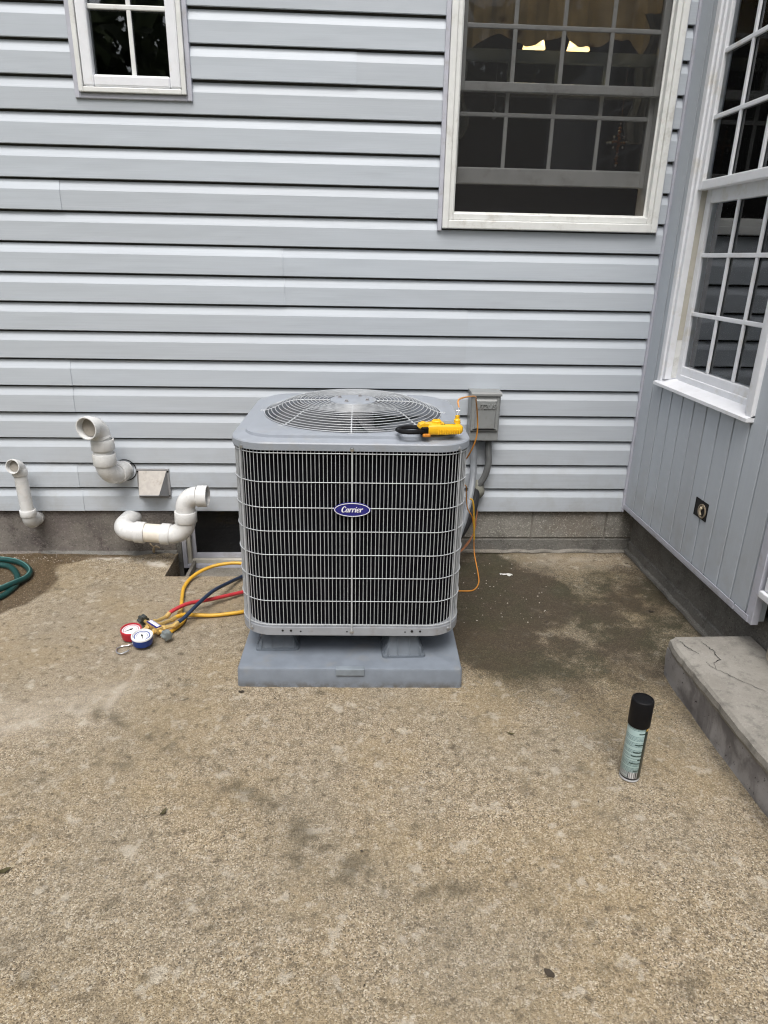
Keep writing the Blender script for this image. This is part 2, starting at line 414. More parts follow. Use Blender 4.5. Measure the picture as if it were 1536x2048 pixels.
spots = [(-.589, -1.167, .035, .028, .7), (-.107, -1.216, .035, .02, .6), (-.326, -1.496, .014, .012, .7), (-.83, -1.592, .014, .016, .7), (-.765, -1.565, .014, .012, .8),
         (-.693, -1.580, .012, .010, .9), (-.346, -1.666, .024, .02, .6), (-.142, -1.930, .02, .015, .9), (.002, -1.939, .024, .02, 1.0), (-.436, -1.978, .022, .018, .7),
         (-.444, -2.229, .016, .012, 1.0), (-.60, -2.17, .025, .02, .5), (-.64, -2.24, .05, .03, .4), (.237, -2.04, .03, .02, .9), (-.02, -1.98, .06, .03, .5), (-.30, -1.72, .02, .018, .6), (-.46, -1.20, .03, .01, .3),
         (-.36, -2.06, .03, .02, .5), (-.25, -2.08, .03, .03, .4), (.737, -2.30, .05, .025, .6), (.45, -2.05, .06, .04, .35)]
dk = np.zeros_like(X)
for sx, sy, rx, ry, s in spots: dk += s*blob(sx, sy, rx, ry, rng.rand()*3)*(.5+n2)
dline = [(-.95, -1.30), (-.66, -1.43), (-.464, -1.557), (-.321, -1.687), (-.225, -1.766), (-.133, -1.874), (-.024, -1.942), (.077, -2.02), (.188, -2.037), (.288, -2.05)]
n3 = fbm(X, Y, 34, 3, 77)
dk += .85*np.exp(-(seg_dist(X+wob*.07, Y+wob*.07, dline)/.022)**2)*sstep(n2*.5+n3*.5, .40, .62)+.22*np.exp(-(seg_dist(X+wob*.1, Y+wob*.1, dline)/.09)**2)*n2
for _ in range(190):
    sx = rng.uniform(-1.2, 1.1); sy = rng.uniform(-2.5, -1.3); r = rng.uniform(.005, .020)
    dk += rng.uniform(.2, .75)*blob(sx, sy, r, r*rng.uniform(.5, 1), rng.rand()*3)
a_dark = np.clip(dk*(.35+1.25*sstep(n3, .32, .6)), 0, 1)
a_smooth = np.clip((1.0*blob(-1.15, -.85, .75, .55)+.7*blob(-.7, -.45, .35, .3)+.9*blob(1.15, -.12, .5, .14)+.35*blob(-.2, -1.5, .5, .3))*(.55+.9*n1), 0, 1)
zz = (fbm(X, Y, 3, 3, 50)-.5)*.006 + (fbm(X, Y, 22, 3, 60)-.5)*.0035
zz = np.where(np.maximum(np.abs(X-.0)*0+0, 0) == 0, zz, zz)
inn = (X > NOT[0]) & (X < NOT[1]) & (Y > NOT[2])
idx = np.arange(NX*NY).reshape(NY, NX)
q = np.stack([idx[:-1, :-1], idx[:-1, 1:], idx[1:, 1:], idx[1:, :-1]], -1).reshape(-1, 4)
keep = ~inn[q].any(1); q = q[keep]
V = np.stack([X, Y, zz], 1)
# skirts: side faces down the outer rim and down the window well
from collections import Counter
ec = Counter(); 
e_all = np.concatenate([q[:, [0, 1]], q[:, [1, 2]], q[:, [2, 3]], q[:, [3, 0]]])
key = np.sort(e_all, 1); code = key[:, 0].astype(np.int64)*(NX*NY)+key[:, 1]
u, cnt = np.unique(code, return_counts=True); bset = u[cnt == 1]
be = e_all[np.isin(code, bset)]
bv = np.unique(be); remap = {int(v): NX*NY+i for i, v in enumerate(bv)}
Vs = V[bv].copy(); Vs[:, 2] = -.14
sk_f = [(int(b), int(a), remap[int(a)], remap[int(b)]) for a, b in be]
me = bpy.data.meshes.new('patio')
me.from_pydata(np.concatenate([V, Vs]).tolist(), [], q.tolist()+sk_f)
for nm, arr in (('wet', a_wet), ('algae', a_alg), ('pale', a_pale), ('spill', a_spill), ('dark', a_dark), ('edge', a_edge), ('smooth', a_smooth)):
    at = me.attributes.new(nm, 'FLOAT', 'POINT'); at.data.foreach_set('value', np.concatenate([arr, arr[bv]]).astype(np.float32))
me.polygons.foreach_set('use_smooth', [True]*len(me.polygons)); me.set_sharp_from_angle(angle=math.radians(50))
patio = bpy.data.objects.new('patio', me); COL.objects.link(patio)
tag(patio, 'weathered tan concrete patio with exposed grit, dark wet patch and algae stains', kind='structure')

def patio_mat():
    m, n = newmat('exposed_grit_concrete')
    dst = n.noise(60, 2)
    vec = n.coord('Object')
    add = n.new('VectorMath', operation='ADD'); n.t.links.new(vec, add.inputs[0])
    sc = n.new('VectorMath', operation='SCALE'); n.t.links.new(dst, sc.inputs[0]); sc.inputs['Scale'].default_value = .006
    n.t.links.new(sc.outputs[0], add.inputs[1]); wv = add.outputs[0]
    vo = n.new('TexVoronoi'); vo.inputs['Scale'].default_value = 300; n.t.links.new(wv, vo.inputs[0])
    vb = n.new('TexVoronoi'); vb.inputs['Scale'].default_value = 95; n.t.links.new(wv, vb.inputs[0])
    sep = n.new('SeparateColor'); n.t.links.new(vo.outputs['Color'], sep.inputs[0])
    sepb = n.new('SeparateColor'); n.t.links.new(vb.outputs['Color'], sepb.inputs[0])
    grain = n.ramp(sep.outputs[0], [(0, (.060, .048, .034)), (.16, (.16, .13, .092)), (.45, (.30, .248, .18)), (.66, (.355, .285, .185)), (.86, (.46, .40, .31)), (1, (.64, .59, .50))])
    fine = n.noise(420, 2, .6)
    c = n.mix(n.math('MULTIPLY', n.range(fine, .40, .62), .30), grain, (.33, .285, .21))
    c = n.mix(n.math('MULTIPLY', n.range(sepb.outputs[0], .84, .92), n.range(vb.outputs['Distance'], .42, .25)), c, (.47, .42, .31))      # bigger pebbles
    c = n.mix(n.math('MULTIPLY', n.range(sepb.outputs[1], .90, .95), n.range(vb.outputs['Distance'], .36, .2)), c, (.075, .062, .048))
    c = n.mix(n.math('MULTIPLY', n.attr('smooth'), .62), c, (.30, .258, .20))
    big = n.noise(1.7, 5, .6); med = n.noise(9, 6, .65); sm = n.noise(34, 5, .65)
    c = n.mix(n.range(big, .38, .64, 0, .40), c, (.24, .218, .175))          # greyer zones
    c = n.mix(n.range(n.noise(2.6, 4, .6, n.coord('Object', (1, 1, 1), (5, 3, 0))), .43, .66, 0, .36), c, (.31, .24, .135))     # ochre zones
    c = n.mix(n.range(med, .46, .26, 0, .58), c, (.125, .105, .078))
    c = n.mix(n.range(sm, .48, .28, 0, .85), c, (.105, .086, .062))
    c = n.mix(n.range(sm, .56, .72, 0, .72), c, (.50, .47, .41))
    c = n.mix(n.range(n.noise(15, 5, .6, n.coord('Object', (1, 1, 1), (9, 1, 0))), .57, .67, 0, .60), c, (.48, .45, .39))   # worn pale scabs
    gr2 = n.noise(60, 3, .6, n.coord('Object', (1, 1, 1), (2, 8, 0)))
    c = n.mix(n.range(gr2, .62, .72, 0, .55), c, (.085, .07, .05))
    c = n.mix(n.math('MULTIPLY', n.attr('pale'), .62), c, (.50, .46, .40))
    c = n.mix(n.math('MULTIPLY', n.attr('dark'), .62), c, (.085, .072, .048))
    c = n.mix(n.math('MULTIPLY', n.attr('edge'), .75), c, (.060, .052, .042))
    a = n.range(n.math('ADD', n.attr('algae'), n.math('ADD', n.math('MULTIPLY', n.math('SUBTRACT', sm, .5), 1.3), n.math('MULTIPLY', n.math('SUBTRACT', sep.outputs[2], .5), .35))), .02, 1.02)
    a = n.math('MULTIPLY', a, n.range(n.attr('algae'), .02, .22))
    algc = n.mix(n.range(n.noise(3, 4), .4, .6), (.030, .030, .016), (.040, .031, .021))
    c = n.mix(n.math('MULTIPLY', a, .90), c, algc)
    c = n.mix(n.math('MULTIPLY', n.attr('spill'), .85), c, (.66, .64, .60))
    wt = n.attr('wet')
    wc = n.mix(1.0, c, (.30, .245, .185), 'MULTIPLY')
    wc = n.mix(n.range(sep.outputs[1], .93, .97, 0, .8), wc, (.42, .38, .30))
    c = n.mix(n.math('MULTIPLY', wt, .92), c, wc)
    c = n.mix(1.0, c, (.895, .868, .822), 'MULTIPLY')
    rough = n.math('SUBTRACT', n.math('ADD', .80, n.math('MULTIPLY', fine, .15)), n.math('MULTIPLY', wt, .42))
    h = n.math('ADD', n.math('MULTIPLY', n.range(vo.outputs['Distance'], .6, .0), .8), n.math('MULTIPLY', fine, .7))
    h2 = n.math('ADD', h, n.math('MULTIPLY', sm, 2.0))
    n.out(c, rough, n.bump(h2, .75, .0028), 0, .3)
    return m
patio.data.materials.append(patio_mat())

# lower ground round the patio, out to the horizon
def ground_mat():
    m, n = newmat('rough_lawn')
    a = n.noise(.6, 6, .7); b = n.noise(30, 4)
    n.out(n.mix(n.range(b, .3, .7), n.mix(a, (.045, .065, .022), (.07, .085, .03)), (.03, .045, .016)), .95, n.bump(b, .8, .03)); return m
g = MB(); g.add([(-250, -250, -.13), (250, -250, -.13), (250, 250, -.13), (-250, 250, -.13)], [(0, 1, 2, 3)])
# leave a hole where the window well is dug: the sheet is split round it
g = MB()
hx0, hx1, hy0, hy1 = -1.0, 0.0, -.30, .10
for (x0, y0, x1, y1) in ((-250, -250, 250, hy0), (-250, hy1, 250, 250), (-250, hy0, hx0, hy1), (hx1, hy0, 250, hy1)):
    g.add([(x0, y0, -.13), (x1, y0, -.13), (x1, y1, -.13), (x0, y1, -.13)], [(0, 1, 2, 3)])
tag(g.build('ground', ground_mat()), 'rough lawn round the patio', kind='structure')

# window well floor: a lower concrete sill and a deep corner
g = MB()
g.box((-.815, -.27, -.35), (0.0, .05, -.085), .01); g.box((-.83, -.27, -.35), (-.812, .03, -.05), .004)
g.box((-1.0, -.30, -.37), (0.0, .10, -.351))
tag(g.build('window_well_floor', M_MORTAR), 'low concrete floor of the window well', kind='structure')

# ================================================================== REAR WALL OF THE HOUSE
def profile(lo, hi, e=.127):
    """Dutch-lap board section (y out of the wall is negative) between two heights of the board."""
    P = [(.0022, 0.0), (.0, .0022), (.0, .080), (.0022, .086), (.0075, .0990), (.0120, .1090), (.0145, .1190)]
    Q = [(.0065, 0.0), (.0055, .080), (.0075, .086), (.0115, .0990), (.0160, .1090), (.0185, .1190)]
    def at(T, z):
        if z <= T[0][1]: return T[0][0]
        for (a, za), (b, zb) in zip(T[:-1], T[1:]):
            if za <= z <= zb: return a+(b-a)*(z-za)/(zb-za)
        return T[-1][0]
    def cut(T): return [(at(T, lo), lo)] + [p for p in T if lo+1e-4 < p[1] < hi-1e-4] + [(at(T, hi), hi)]
    return cut(P) + cut(Q)[::-1]

wall = empty('house_wall', (0, 0, 0))
tag(wall, 'pale grey house wall of horizontal lap siding with two windows behind the air conditioner', 'wall')
Z0, EX = .2395, .127
XL, XR = -3.0, 1.4285
WL = (-1.134, -.656, 2.0625, 3.02); WB = (.388, 1.392, 1.592, 2.78)
seams = {0: -1.345, 1: -1.353, 4: -1.322, 5: -1.318, 8: -.305, 9: -.309, 6: .548, 7: .549, 10: -1.25, 11: -1.256, 14: .02, 15: .02, 18: -.2, 19: -.2}
def board(x0, x1, k, lo=0, hi=.1190, dy=0.0, extra=()):
    b = MB(); zb = Z0+k*EX
    for (xa, xb, l, h) in ((x0, x1, lo, hi),)+tuple(extra):
        pr = profile(l, h); jit = .0
        b.prism([(y+dy, z+zb) for y, z in pr], xa, xb, 'X')
    return b.build('siding_board', M_SID, wall)
for k in range(24):
    zb, zt = Z0+k*EX, Z0+(k+1)*EX
    cuts = []                                   # openings this board meets: (x0, x1, local height up to which it runs on)
    for (a, b, c, d) in (WL, WB):
        if c < zt and d > zb: cuts.append((a, b, max(0, c-zb)))
    spans = []; cur = XL
    for a, b, h in cuts: spans.append((cur, a)); cur = b
    spans.append((cur, XR))
    full = [(a, b) for a, b in spans]
    partial = [(a, b, min(h, .119)) for a, b, h in cuts if h > .006]
    if partial:                                 # one notched board under the window
        a, b, h = partial[0]
        i = [j for j, s in enumerate(full) if abs(s[1]-a) < 1e-6][0]
        board(full[i][0], full[i][1], k, extra=((a, b, 0, h), (b, full[i+1][1], 0, .1190)))
        full = full[:i]+full[i+2:]
    for a, b in full:
        s = seams.get(k)
        if s is not None and a < s < b:
            board(a, s+.004, k, dy=-.0030); board(s-.02, b, k)
        else: board(a, b, k)
# backing behind the boards, with the openings left free
bk = MB()
CW = (-.90, -.04, -.35, .236)
def holed(mb, x0, x1, z0, z1, y0, y1, holes):
    xs_ = sorted({x0, x1, *[h[0] for h in holes], *[h[1] for h in holes]}); zs_ = sorted({z0, z1, *[h[2] for h in holes], *[h[3] for h in holes]})
    for a, b in zip(xs_[:-1], xs_[1:]):
        for c, d in zip(zs_[:-1], zs_[1:]):
            if any(h[0] <= a and b <= h[1] and h[2] <= c and d <= h[3] for h in holes): continue
            if a >= x0 and b <= x1 and c >= z0 and d <= z1: mb.box((a, y0, c), (b, y1, d))
holed(bk, XL, 1.60, .243, 3.30, .0235, .055, [(WL[0]+.02, WL[1]-.02, WL[2]+.02, WL[3]), (WB[0]+.02, WB[1]-.02, WB[2]+.02, WB[3])])
bk.build('sheathing', mat('shade_dark_sheathing', (.15, .138, .128), .9), wall)  # dark tone stands in for shade in the slots under the laps

def ring(mb, x0, x1, z0, z1, wd, y0, y1, bev=.0025, sides='LRBT', wb=None):
    wb = wb or wd
    if 'L' in sides: mb.box((x0, y0, z0), (x0+wd, y1, z1), bev)
    if 'R' in sides: mb.box((x1-wd, y0, z0), (x1, y1, z1), bev)
    if 'B' in sides: mb.box((x0+wd, y0+.0006, z0), (x1-wd, y1, z0+wb), bev)
    if 'T' in sides: mb.box((x0+wd, y0+.0006, z1-wb), (x1-wd, y1, z1), bev)
def glazing(parent, x0, x1, z0, z1, y, xm, zm, m_bar, local, bw=.016, bd=.012):
    """Panes and glazing bars of one sash, each its own piece."""
    gx_ = [x0]+list(xm)+[x1]; gz_ = [z0]+list(zm)+[z1]
    for a, b in zip(gx_[:-1], gx_[1:]):
        for c, d in zip(gz_[:-1], gz_[1:]):
            MB().box((a-.001, y-.002, c-.001), (b+.001, y+.002, d+.001)).build('pane', M_GLASS, parent, local)
    for zc in zm: MB().box((x0, y-bd, zc-bw/2), (x1, y-.003, zc+bw/2), .003).build('muntin', m_bar, parent, local)
    for xc in xm: MB().box((xc-bw/2, y-bd+.001, z0), (xc+bw/2, y-.0035, z1), .003).build('muntin', m_bar, parent, local)

# small casement window, upper left
b = MB(); ring(b, WL[0], WL[1], WL[2], WL[3], .020, -.010, .055, .003)
win = b.build('window', M_TRIM, wall); tag(win, 'small white casement window high on the wall')
b = MB(); ring(b, -1.113, -.677, 2.0835, 3.00, .019, -.022, .055, .003); b.build('frame', M_WHITE, win)
b = MB(); ring(b, -1.0925, -.6975, 2.104, 2.98, .044, -.018, .04, .008); b.build('sash', M_WHITE2, win)
glazing(win, -1.048, -.742, 2.148, 2.936, .015, [-.888], [2.384, 2.66], M_WHITE, False, .018, .014)
# double hung window with its lower sash pushed up and a full insect screen
b = MB(); b.box((WB[0], -.012, WB[2]-.004), (.407, .055, WB[3]), .002); b.box((1.3855, -.012, WB[2]-.004), (WB[1], .055, WB[3]), .002)
win = b.build('window', M_TRIM, wall); tag(win, 'large screened sash window, its lower sash pushed part way up')
b = MB(); ring(b, .408, 1.385, 1.598, 2.76, .027, -.024, .055, .004, wb=.036); ring(b, .4352, 1.3578, 1.6345, 2.73, .021, -.014, .145, .004, wb=.028)
b.build('frame', M_WHITE, win)
b = MB(); ring(b, .4565, 1.3365, 2.146, 2.68, .028, .045, .075, .003, wb=.036); b.build('sash', M_WHITE, win)
glazing(win, .4845, 1.3085, 2.182, 2.645, .062, [.688, .895, 1.102], [2.383], M_WHITE, False, .018, .012)
b = MB(); ring(b, .4565, 1.3365, 1.790, 2.312, .022, .084, .114, .003, wb=.045); b.box((.4785, .080, 1.790), (1.3145, .110, 1.858), .005); b.build('sash', M_WHITE, win)
glazing(win, .4785, 1.3145, 1.858, 2.268, .098, [.682, .890, 1.100], [2.066], M_WHITE, False, .017, .012)
MB().box((.456, .024, 1.662), (1.337, .0252, 2.70)).build('insect_screen', M_SCREEN, win)
b = MB(); ring(b, .456, 1.337, 1.6622, 2.70, .008, .018, .030, .001); b.box((.85, .012, 1.664), (.89, .020, 1.670)); b.build('screen_frame', M_WHITE, win)
# cellar window behind the unit
b = MB(); ring(b, -.876, -.03, -.086, .235, .022, .010, .075, .002, 'LRB')
win = b.build('window', M_TRIM, wall); tag(win, 'low cellar window with grey frame behind the yellow hose')
b = MB(); ring(b, -.8535, -.052, -.0635, .234, .020, .020, .075, .002, 'LRB'); b.build('frame', M_JAMB, win)
b = MB(); ring(b, -.833, -.073, -.043, .233, .022, .045, .066, .002, 'LRB', wb=.030); b.build('sash', M_TRIM, win)
MB().box((-.8115, .0500, -.0135), (-.0945, .0508, .232)).build('insect_screen', M_SCREEN2, win)
MB().box((-.811, .054, -.013), (-.095, .058, .232)).build('pane', M_GLASS, win)
# foundation: parged left part, bare blocks on the right, mortar ledge at the foot
fd = MB(); fd.box((-3.0, .020, -.35), (-.905, .20, .2385), .006)
found = fd.build('foundation', M_PARGE, wall); tag(found, 'stained parged foundation under the siding')
def rough_strip(x0, x1, z0, z1, y0, amp, seed, step=.02, ztop_n=.3):
    mb = MB(); n = int((x1-x0)/step); rings = []
    for i in range(n+1):
        x = x0+(x1-x0)*i/n; a = (float(vnoise(np.array([x]), np.array([0.]), 14, seed)[0])-.5)*2; c = (float(vnoise(np.array([x]), np.array([3.]), 30, seed)[0])-.5)*2
        yo = y0+a*amp+c*amp*.5; zt = z1*(1+a*ztop_n)
        rings.append([(x, .03, z0), (x, yo, z0), (x, yo+.002, z0+(zt-z0)*.6), (x, yo+.010, zt), (x, .03, zt+.006)])
    return mb.loft(rings, 0, True, True, True, False)
rough_strip(-1.60, -.905, -.02, .008, -.006, .022, 5, .015, .9).build('mortar_ledge', M_PARGE2, wall)
rough_strip(-3.0, -1.58, -.02, .006, .004, .008, 6, .03, .6).build('mortar_ledge', M_PARGE, wall)
fd = MB(); fd.box((-.03, .022, -.35), (1.60, .20, .0745), .004)
fr = fd.build('foundation', M_PARGE2, wall); tag(fr, 'bare block foundation in the corner right of the unit')
for (a, c) in ((-.03, .155), (.163, .558), (.566, .961), (.969, 1.360), (1.368, 1.60)):
    MB().box((a, .0235, .0835), (c, .20, .2385), .004).build('block', M_BLOCK, fr)
MB().box((-.03, .0285, .0745), (1.60, .19, .2383)).build('mortar_joint', M_MORTAR, fr)
rough_strip(.36, 1.51, .004, .012, .002, .005, 8, .012, .5).build('mortar_ledge', M_MORTAR, wall)
b = MB(); b.box((-.904, .012, -.35), (-.878, .07, .237), .003); b.build('trim_strip', M_PARGE2, wall)
# inside corner post
b = MB(); b.box((1.4265, -.012, .243), (1.4375, .03, 3.3), .002); b.build('corner_post', M_TRIM, wall)

# rooms behind the glass: dim boxes, open only at the windows
def room(name, a, b, hole_axis, holes, m):
    mb = MB(); x0, y0, z0 = a; x1, y1, z1 = b; t = .03
    mb.box((x0, y0, z0-t), (x1, y1, z0)); mb.box((x0, y0, z1), (x1, y1, z1+t))
    if hole_axis == 'Y':
        mb.box((x0-t, y0, z0-t), (x0, y1, z1+t)); mb.box((x1, y0, z0-t), (x1+t, y1, z1+t)); mb.box((x0, y1, z0-t), (x1, y1+t, z1+t))
        holed(mb, x0-t, x1+t, z0-t, z1+t, y0-t, y0, holes)
    return tag(mb.build(name, m), 'dim interior seen through a window', kind='structure')
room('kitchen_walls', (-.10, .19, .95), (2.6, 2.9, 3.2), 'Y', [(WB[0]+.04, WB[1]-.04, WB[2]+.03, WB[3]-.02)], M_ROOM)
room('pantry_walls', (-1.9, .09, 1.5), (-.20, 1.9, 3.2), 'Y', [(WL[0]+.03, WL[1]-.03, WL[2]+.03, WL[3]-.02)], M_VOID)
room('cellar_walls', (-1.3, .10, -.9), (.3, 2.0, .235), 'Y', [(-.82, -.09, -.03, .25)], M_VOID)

# ================================================================== SIDE WALL (its own frame: x runs from the corner towards the viewer, y into the wall)
side = empty('side_wall', (1.4385, 0, 0), -PI/2)
tag(side, 'grey side wall of vertical boards with a tall grid window and a concrete foot', 'wall')
RW = (.18, .966, .945, 2.78)
def vboard(x0, x1, z0, z1, clip=None):
    """One vertical board: flat face with its edges falling back to the joint; clip=(a, b, z) keeps only a..b above z."""
    def sec(a, b):
        p = [(a, .0135)]
        if a <= x0+1e-6: p += [(a, .001), (a+.001, 0)]
        else: p += [(a, 0)]
        if b >= x1-1e-6: p += [(b-.0105, 0), (b-.0095, .001), (b-.0095, .0135)]
        else: p += [(b, 0), (b, .0135)]
        return p
    b = MB()
    b.prism(sec(x0, x1), z0, z1 if clip is None else clip[2], 'Z')
    if clip is not None: b.prism(sec(clip[0], clip[1]), clip[2], z1, 'Z')
    return b.build('siding_board', M_SIDV, side, True)
gr = [0.012]+[.0145+.1046*i for i in range(1, 12)]
for a, c in zip(gr[:-1], gr[1:]):
    if c <= RW[0] or a >= RW[1]: vboard(a, c, .286, 3.3)
    elif a < RW[0]: vboard(a, c, .286, 3.3, (a, RW[0], RW[2]))
    elif c > RW[1]: vboard(a, c, .286, 3.3, (RW[1], c, RW[2]))
    else: vboard(a, c, .286, RW[2])
sb = MB(); holed(sb, .0, 1.20, .27, 3.3, .0132, .05, [(RW[0]+.03, RW[1]-.03, RW[2]+.02, RW[3])]); sb.build('sheathing', M_SIDV, side, True)
b = MB(); b.box((.002, -.007, .262), (1.095, .012, .270), .002); b.box((.002, -.008, .2705), (1.095, -.005, .290), .001); b.box((1.100, -.0065, .262), (1.19, .012, .270), .002); b.box((1.100, -.0075, .2705), (1.19, -.0045, .289), .001)
b.build('starter_channel', M_TRIM, side, True)
b = MB(); b.box((1.172, -.004, .262), (1.212, .0235, 3.3), .002); b.build('corner_post', M_TRIM, side, True)
b = MB(); b.box((.0005, -.001, .262), (.0125, .012, 3.3), .002); b.build('corner_trim', M_TRIM, side, True)
# tall grid window
b = MB()
ring(b, RW[0], RW[1], RW[2]+.012, RW[3], .036, -.016, .05, .004, 'LR'); ring(b, RW[0]+.0365, RW[1]-.0365, RW[2]+.03, RW[3], .022, -.008, .12, .003, 'LR')
b.prism([(-.030, .945), (-.030, .958), (.02, .976), (.055, .983), (.055, .945)], RW[0]-.002, RW[1]+.0, 'X')
win = b.build('window', M_WHITE2, side, True); tag(win, 'tall white double sash window with a grid of small panes')
b = MB(); b.box((.2388, .02, .984), (.2425, .118, 1.150)); b.build('track_cover', M_WHITE, win, True)
b = MB(); b.box((.2388, .02, 1.1505), (.2405, .118, 2.7)); b.build('sash_track', M_JAMB, win, True)
b = MB(); ring(b, .239, .907, 1.756, 2.70, .028, .000, .034, .004, wb=.036); b.build('sash', M_WHITE2, win, True)
glazing(win, .267, .879, 1.792, 2.664, .018, [.463, .667], [2.018, 2.244, 2.47], M_WHITE2, True, .017, .014)
b = MB(); ring(b, .239, .907, .976, 1.772, .040, .042, .076, .004, wb=.066); b.box((.279, .036, .976), (.867, .07, 1.005), .003); b.build('sash', M_WHITE2, win, True)
glazing(win, .279, .867, 1.042, 1.708, .058, [.494, .696], [1.267, 1.505], M_WHITE2, True, .017, .014)
# foundation of the side wall with a trowelled foot strip
fd = MB(); fd.box((-.05, .072, -.15), (1.60, .30, .262), .005); fdo = fd.build('foundation', M_PARGE2, side, True); tag(fdo, 'dark trowelled concrete foot of the side wall')
def vstrip():
    rings = []
    for i in range(91):
        x = -.02+1.25*i/90; a = (float(vnoise(np.array([x]), np.array([7.]), 16, 4)[0])-.5)*2; c = (float(vnoise(np.array([x]), np.array([9.]), 50, 4)[0])-.5)*2
        yo = .054+a*.004+c*.002; rings.append([(x, .08, .004), (x, yo-.010, .004), (x, yo-.008, .016+.004*a), (x, yo+.006, .022+.003*c), (x, yo+.010, .062+.005*a), (x, .08, .070)])
    return MB().loft(rings, 0, True, True, True, False)
vstrip().build('mortar_ledge', M_PARGE2, side, True)
# white door at the near end, and the pale stone under its sill
b = MB(); b.box((1.232, .0, .412), (1.30, .10, 2.6), .004); b.box((1.285, .012, .412), (1.36, .12, 2.6), .004)
door = b.build('door', M_WHITE2, side, True); tag(door, 'white door frame at the near end of the wall')
b = MB(); b.box((1.225, -.012, .384), (2.4, .10, .410), .004); b.build('door_sill', M_WHITE2, door, True)
b = MB(); b.box((1.36, .05, .412), (2.3, .09, 2.6)); b.build('door_leaf', M_WHITE2, door, True)
b = MB(); b.box((1.255, .035, .10), (2.4, .3, .340), .03); b.build('foundation_stone', mat('pale_stone', (.42, .37, .29), .85, var=.2, bump=.4, bscale=60), side, True)
# dim room behind it
mb = MB(); a, c = (.06, .13, .2), (1.19, 1.9, 3.25); t = .03
for q0, q1 in (((a[0]-t, a[1], a[2]-t), (a[0], c[1], c[2]+t)), ((c[0], a[1], a[2]-t), (c[0]+t, c[1], c[2]+t)), ((a[0], a[1], a[2]-t), (c[0], c[1], a[2])), ((a[0], a[1], c[2]), (c[0], c[1], c[2]+t)), ((a[0], c[1], a[2]-t), (c[0], c[1]+t, c[2]+t))):
    mb.box(q0, q1)
holed(mb, a[0]-t, c[0]+t, a[2]-t, c[2]+t, a[1]-t, a[1], [(RW[0]+.05, RW[1]-.05, RW[2]+.03, RW[3]-.05)])
ro = mb.build('side_room_walls', M_VOID, None); ro.matrix_basis = side.matrix_basis.copy()
ro.location = side.location; ro.rotation_euler = side.rotation_euler
tag(ro, 'dim interior behind the tall grid window', kind='structure')

# ================================================================== things seen inside the kitchen window
def scallop(x):
    z = 2.396 - .030*abs(math.sin((x-.40)*11.5))**.8 + .012*math.sin(x*23) + .006*math.sin(x*61)
    if x < .58: z -= .55*(.58-x)**1.0
    if x > 1.22: z -= .35*(x-1.22)
    return z
rows = []
for j in range(9):
    r = []
    for i in range(91):
        x = .43+.93*i/90; zb = scallop(x); z = zb+(2.74-zb)*j/8
        r.append((x, .205+.012*math.sin(x*60)+.006*math.sin(x*131+1), z))
    rows.append(r)
front = MB().loft(rows, 0, False); 
rows2 = [[(x, y+.004, z) for x, y, z in r] for r in rows]; front.loft(rows2, 0, False); front.loft([rows[0], rows2[0]], 0, False)
tag(front.build('valance_curtain', M_CURT), 'scalloped floral valance hanging across the top of the screened window', 'curtain')
for xa, xb, nm, lab in ((.432, .50, 'side_curtain', 'thin pale curtain edge hanging at the left jamb of the screened window'), (1.27, 1.352, 'side_curtain', 'thin pale curtain edge hanging at the right jamb of the screened window')):
    rows = []
    for j in range(25):
        z = 1.98+.5*j/24; bul = .018*math.sin(j*.55)+.02*math.sin(j*.24); r = []
        for i in range(9):
            t = i/8; x = (xa+(xb+bul-xa)*t) if xa < 1 else (xb-(xb-xa+bul)*(1-t))
            r.append((x, .165+.008*math.sin(t*14), z))
        rows.append(r)
    mb = MB().loft(rows, 0, False); mb.loft([[(x, y+.003, z) for x, y, z in r] for r in rows], 0, False)
    tag(mb.build(nm, M_SHEER), lab, 'curtain')
em, n_ = newmat('lit_glass_shade'); n_.out((.8, .7, .5), .4); n_.put(n_.b.inputs['Emission Color'], (1.0, .70, .30)); n_.put(n_.b.inputs['Emission Strength'], 3.6)
lampt = empty('hanging_lamp', (1.113, 1.0, 3.14)); tag(lampt, 'lit two shade hanging lamp glimpsed under the valance of the screened window', 'lamp')
b = MB(); b.lathe([(.05, 0), (.05, -.02), (.012, -.03), (.012, -.30), (.03, -.32), (.03, -.36)], (1.113, 1.0, 3.14), seg=12)
for sx in (-1, 1): b.tube(smooth_path([(1.113, 1.0, 2.81), (1.113+sx*.07, 1.0, 2.76), (1.113+sx*.122, 1.0, 2.72), (1.113+sx*.122, 1.0, 2.66)]), .007, 6)
b.build('lamp_arm', M_BRASS, lampt)
for sx in (-1, 1):
    c = (1.113+sx*.122, 1.0, 2.66)
    MB().lathe([(.022, 0), (.035, -.03), (.05, -.07), (.062, -.115), (.059, -.115), (.046, -.07), (.03, -.03)], c, seg=18, cap0=False, cap1=False).build('lamp_shade', em, lampt)
for sx in (-1, 1):
    pl_ = bpy.data.lights.new('lamp_bulb', 'POINT'); pl_.energy = 11; pl_.color = (1, .78, .48); pl_.shadow_soft_size = .03
    po = bpy.data.objects.new('lamp_bulb', pl_); COL.objects.link(po); po.location = (1.113+sx*.122, 1.0, 2.73); po.parent = lampt; po.matrix_parent_inverse = wmat(lampt).inverted()
orn = empty('cross_ornament', (1.21, .125, 2.05)); tag(orn, 'beaded amber cross hanging in the lower right pane of the screened window', 'ornament')
M_AMB = mat('amber_bead', (.55, .24, .09), .2, var=.3); M_CRY = mat('clear_bead', (.85, .80, .82), .12, var=.3)
b = MB(); c2 = MB()
for i in range(11):
    z = 2.035-.014*i; b.lathe([(.001, -.007), (.006, -.004), (.008, 0), (.006, .004), (.001, .007)], (1.21+.002*math.sin(i*9), .125, z), seg=8)
